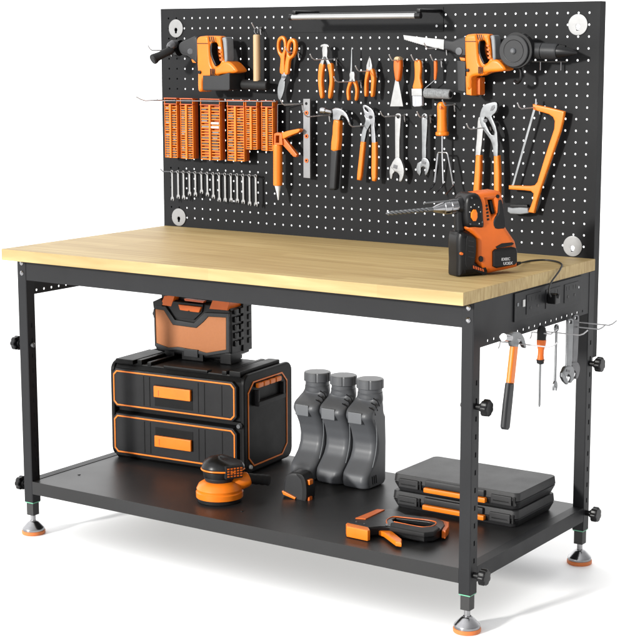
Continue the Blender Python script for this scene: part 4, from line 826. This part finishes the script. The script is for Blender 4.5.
# ------------------------------------------------------------------ two flat cases
def case(z, lab, dx=0, dy=0):
    o = Vector((.8560+dx, -.2530+dy, z)); w, dpt, h = .316, .190, .0385
    t = thing('tool_case', lab, 'case', (o.x+w/2, o.y+dpt/2, z), 'flat black cases stacked on the lower shelf')
    bm = bmesh.new()
    def shell(z0, z1, i0, i1, r=.012):
        rings = []
        for zz, ins in ((z0, i0+.0015), (z0+.0015, i0), (z1-.0012, i1), (z1, i1+.0012)):
            rings.append([bm.verts.new((o.x+a, o.y+b, zz)) for a, b in rrect(ins, w-ins, ins, dpt-ins, r)])
        n = len(rings[0])
        for i in range(3):
            for k in range(n): bm.faces.new((rings[i][k], rings[i][(k+1) % n], rings[i+1][(k+1) % n], rings[i+1][k]))
        bm.faces.new(rings[0]); bm.faces.new(rings[-1])
    shell(z, z+.0195, .008, .001); link('lower_shell', bm, CASE, t, 40)
    bm = bmesh.new(); shell(z+.0200, z+h, .0005, .002); link('lid', bm, CASE, t, 40)
    ff = Fr(o, (1, 0, 0), (0, 0, 1))
    box('handle_bridge', CASE, t, ff, .088, .236, .0220, .0360, -.004, .0075, .003)
    box('handle', ORG, t, ff, .086, .240, .0090, .0200, -.002, .0100, .0028)
    for a in (.018, .250):
        box('latch', CASE, t, ff, a, a+.050, .0100, .0300, -.006, .0030, .002)
        box('latch_slot', BLK, t, ff, a+.006, a+.044, .0165, .0195, .0028, .0036, .0003)
        box('latch_post', BLK, t, ff, a+.053, a+.058, .0100, .0300, -.006, .0025, .001)
case(ZS+.0003, 'lower flat black case with orange handle, lying directly on the shelf')
case(ZS+.0395, 'upper flat black case with orange handle, lying on another case', .002, .001)

# ------------------------------------------------------------------ orbital sander
sc = at(216.5, 501.5, 'z', ZS); t = thing('orbital_sander', 'orange and black palm sander standing in front of the tool box', 'sander', sc); t.location.z = ZS
s0 = Vector((sc.x, sc.y+.012, ZS+.0003)); K = .00245
lathe('sanding_pad', RUB, t, s0, [(0, .047), (.001, .050), (.006, .0505), (.009, .048)], 40)
lathe('skirt', ORG, t, s0, [(.0085, .048), (.010, .0535), (.022, .0540), (.024, .0515), (.027, .0515), (.030, .0525), (.040, .0475), (.046, .038), (.048, .030)], 44)
lathe('motor_ring', DGR, t, s0, [(.046, .026), (.047, .032), (.053, .0345), (.056, .034)], 40)
lathe('motor_housing', BLK, t, s0, [(.0555, .033), (.057, .0365), (.069, .038), (.072, .037)], 40)
up = Vector((.004, .004, 0))
bm = bmesh.new(); rings = []; seg = 40
for h, q in ((.071, .97), (.076, 1.03), (.081, 1.02), (.088, .95), (.095, .82), (.1005, .60), (.1035, .30), (.1040, .05)):
    rings.append([bm.verts.new(s0+Vector((math.cos(a)*.0395*q+(.014*max(0, math.cos(a-.5))*q if h < .098 else 0), math.sin(a)*.0395*q+(.012*max(0, math.sin(a+.2))*q), h-(.006*max(0, math.cos(a-.4)) if h > .09 else 0)))) for a in [2*math.pi*k/seg for k in range(seg)]])
for a in range(len(rings)-1):
    for k in range(seg): bm.faces.new((rings[a][k], rings[a][(k+1) % seg], rings[a+1][(k+1) % seg], rings[a+1][k]))
bm.faces.new(rings[0]); bm.faces.new(rings[-1])
link('palm_grip', bm, BLK, t, 50)
tr = [s0+Vector((math.cos(a)*.0405+(.014*max(0, math.cos(a-.5)))*1.04, math.sin(a)*.0405+.012*max(0, math.sin(a+.2))*1.04, .0755)) for a in [R(-170+8*k) for k in range(26)]]
tube('orange_trim', ORG, t, tr, .0020, 10)
sf = Fr(s0+Vector((.048, -.012, -.014)), (.50, .866, 0), (0, 0, 1))
box('vent_panel', RUB, t, sf, -.018, .024, .074, .104, -.012, .0020, .003)
boxes('vent_louvre', ORG2, t, sf, [(-.0145+i*.0078, -.0095+i*.0078, .079+j*.0058, .0822+j*.0058, .0018, .0034) for i in range(5) for j in range(4)], .0004)
dc = s0+Vector((.022, .018, .036))
tube('dust_port', ORG, t, [dc, dc+Vector((.014, .014, .006)), dc+Vector((.024, .026, .011)), dc+Vector((.026, .029, .012))], [.020, .0185, .0175, .015], 24)
tube('dust_hose', RUB, t, [dc+Vector((.024+.0034*k, .027+.0068*k, .012-.0016*k)) for k in range(8)], [.0115+(.0015 if k % 2 else 0) for k in range(8)], 20)

# ------------------------------------------------------------------ tape measure
q0 = at(286, 498.5, 'z', ZS); t = thing('tape_measure', 'small dark tape measure with orange accents in front of the grey bottles', 'tape measure', q0)
TM = yawframe(at(284.4, 497.4, 'z', ZS), 4)
TM = Fr(TM.o+Vector((0, 0, .0004)), TM.U, TM.V)
plate('case', DGR, t, [(282.8, 494.6), (283.4, 482), (286, 475.6), (292, 472.4), (301, 474), (305, 480), (306, 492), (304.6, 502), (300, 502.6), (284, 497.6)], TM, -.036, 0, .006, sm=2, segs=4)
plate('orange_wedge', ORG, t, [(281.6, 491), (284, 491.6), (295.6, 497.8), (294.6, 499.6), (283, 494.6)], TM, -.004, .004, .001)
plate('edge_band', RUB, t, [(296, 473.4), (302, 475), (305.6, 482), (306.6, 494), (305.4, 502.2), (301.6, 502.2), (302.2, 490), (300.6, 480), (297, 476)], TM, -.037, .0022, .0018, sm=2)
tsd = Fr(TM.w(306.6, 490, 0)-TM.N*.018, (-math.sin(R(4)), math.cos(R(4)), 0), (0, 0, 1))
box('lock_button', ORG, t, tsd, -.012, .004, .010, .022, -.006, .005, .002)
box('blade_hook', ORG2, t, tsd, -.014, .000, -.027, -.018, -.006, .005, .001)

# ------------------------------------------------------------------ staple gun lying on the shelf
t = thing('staple_gun', 'black staple gun with orange lever and nose lying flat near the shelf front', 'staple gun', at(395, 530, 'z', ZS))
def G(name, m, par, loops, d0, d1, bev=.003, **k): return plate(name, m, par, loops, SHELF, d0, d1, bev, **k)
G('body', BLK, t, [[(346.4, 522.6), (350, 518.4), (360, 516.2), (377, 510.6), (390, 508.8), (400, 511), (406, 514.2), (424, 516.4), (436, 517.8), (443.6, 521), (445, 525), (441.6, 528.8), (434, 532.4), (424, 533.4), (405, 530), (389, 526.6), (380, 526.4), (368, 527.6)],
    [(396, 517.6), (428, 521.2), (434.4, 523), (430, 525.6), (421, 526.4), (394, 521.2), (392.6, 519.2)][::-1]], .004, .024, .0032, segs=4)
G('grip', RUB, t, [(390.6, 522.6), (394, 521.8), (421, 526.9), (430, 526.2), (436.6, 525.2), (440, 527.4), (434, 531.6), (424, 532.8), (404, 529.2), (390, 526.2)], .016, .0275, .0035, segs=3)
G('nose', ORG, t, [(345.9, 523.6), (347.4, 522.4), (368.4, 527.0), (370, 529.8), (367.6, 530.6), (346.6, 526.2)], .001, .0245, .0022)
G('staple_channel', SATIN, t, [(347, 525.4), (349.4, 525.8), (349.4, 527.6), (347, 527.2)], .0005, .010, .0004)
G('top_strip', ORG2, t, [(355.4, 517.8), (377, 509.0), (384.8, 509.4), (365.6, 518.6)], .0225, .0262, .001)
tube('handle_trim', ORG2, t, curve3([SHELF.w(u, v, .0245) for u, v in ((387.4, 524.6), (386.6, 520.4), (390.4, 517.6), (396, 516.8), (412, 518.4), (428, 520.2), (436, 522.4), (433, 525.8), (421, 527.0), (394, 521.8))], 5), .0013, 10)
G('lever', ORG, t, [(366.6, 527.4), (372, 524.4), (380, 523.6), (387, 526.6), (402, 538.8), (401.4, 542.4), (395.6, 541.4), (383.6, 532.4), (376, 529.6), (368, 530.6)], .004, .015, .003, segs=3)
tube('pivot_pin', STEEL, t, [SHELF.w(386.8, 524.6, .003), SHELF.w(386.8, 524.6, .0265)], .0024, 12)
for q in ((356, 522), (364, 524)): tube('case_screw', DSTEEL, t, [SHELF.w(q[0], q[1], .0235), SHELF.w(q[0], q[1], .0248)], [.0022, .0018], 10)
G('rear_bracket', ORG2, t, [(437, 518.6), (449.4, 521.8), (448.8, 526.4), (445.4, 531), (441.8, 530.4), (443.8, 525), (436.6, 522.4)], .004, .0215, .0022)

# ================================================================== LIGHT, WORLD, CAMERA
sc = bpy.context.scene
w = bpy.data.worlds.new('World'); sc.world = w; w.use_nodes = True; nt = w.node_tree
bg = nt.nodes['Background']; bg.inputs[1].default_value = 1.17
# studio surround: brighter on the left, falling off towards the right-hand side
tc = N_(nt, 'ShaderNodeTexCoord'); sx = N_(nt, 'ShaderNodeSeparateXYZ'); nt.links.new(tc.outputs['Generated'], sx.inputs[0])
rp = N_(nt, 'ShaderNodeValToRGB'); mr = N_(nt, 'ShaderNodeMapRange'); mr.inputs[1].default_value = -1; mr.inputs[2].default_value = 1
nt.links.new(sx.outputs[0], mr.inputs[0]); nt.links.new(mr.outputs[0], rp.inputs[0])
e = rp.color_ramp.elements; e[0].position = .0; e[0].color = (2.1, 2.1, 2.1, 1); e[1].position = 1; e[1].color = (.45, .45, .46, 1)
for p_, c_ in ((.30, 1.9), (.55, 1.3), (.75, .75)):
    q_ = e.new(p_); q_.color = (c_, c_, c_, 1)
nt.links.new(rp.outputs[0], bg.inputs[0])
sun = bpy.data.lights.new('key_light', 'SUN'); sun.energy = 5.0; sun.angle = R(4.5); sun.color = (1, .985, .95)
so = bpy.data.objects.new('key_light', sun); C.objects.link(so)
az, el = R(74), R(15)      # direction the light travels in plan, and its height
dv = Vector((math.cos(az)*math.cos(el), math.sin(az)*math.cos(el), -math.sin(el)))
so.rotation_euler = dv.to_track_quat('-Z', 'Y').to_euler(); so.location = (-1, -3, 2)
cam = bpy.data.cameras.new('camera'); co = bpy.data.objects.new('camera', cam); C.objects.link(co)
rt, dn, fw = (Vector(RM[i]) for i in range(3))
co.matrix_world = Matrix(((rt.x, -dn.x, -fw.x, CAM[0]), (rt.y, -dn.y, -fw.y, CAM[1]), (rt.z, -dn.z, -fw.z, CAM[2]), (0, 0, 0, 1)))
cam.sensor_width = 36; cam.sensor_fit = 'HORIZONTAL'; cam.lens = 36*F/640
cam.shift_x = (320-PX)/640; cam.shift_y = (PY-319)/640; cam.clip_end = 200; cam.clip_start = .05
sc.camera = co
sc.view_settings.view_transform = 'Standard'; sc.view_settings.look = 'None'; sc.view_settings.exposure = 0; sc.view_settings.gamma = 1
sc.cycles.max_bounces = 8
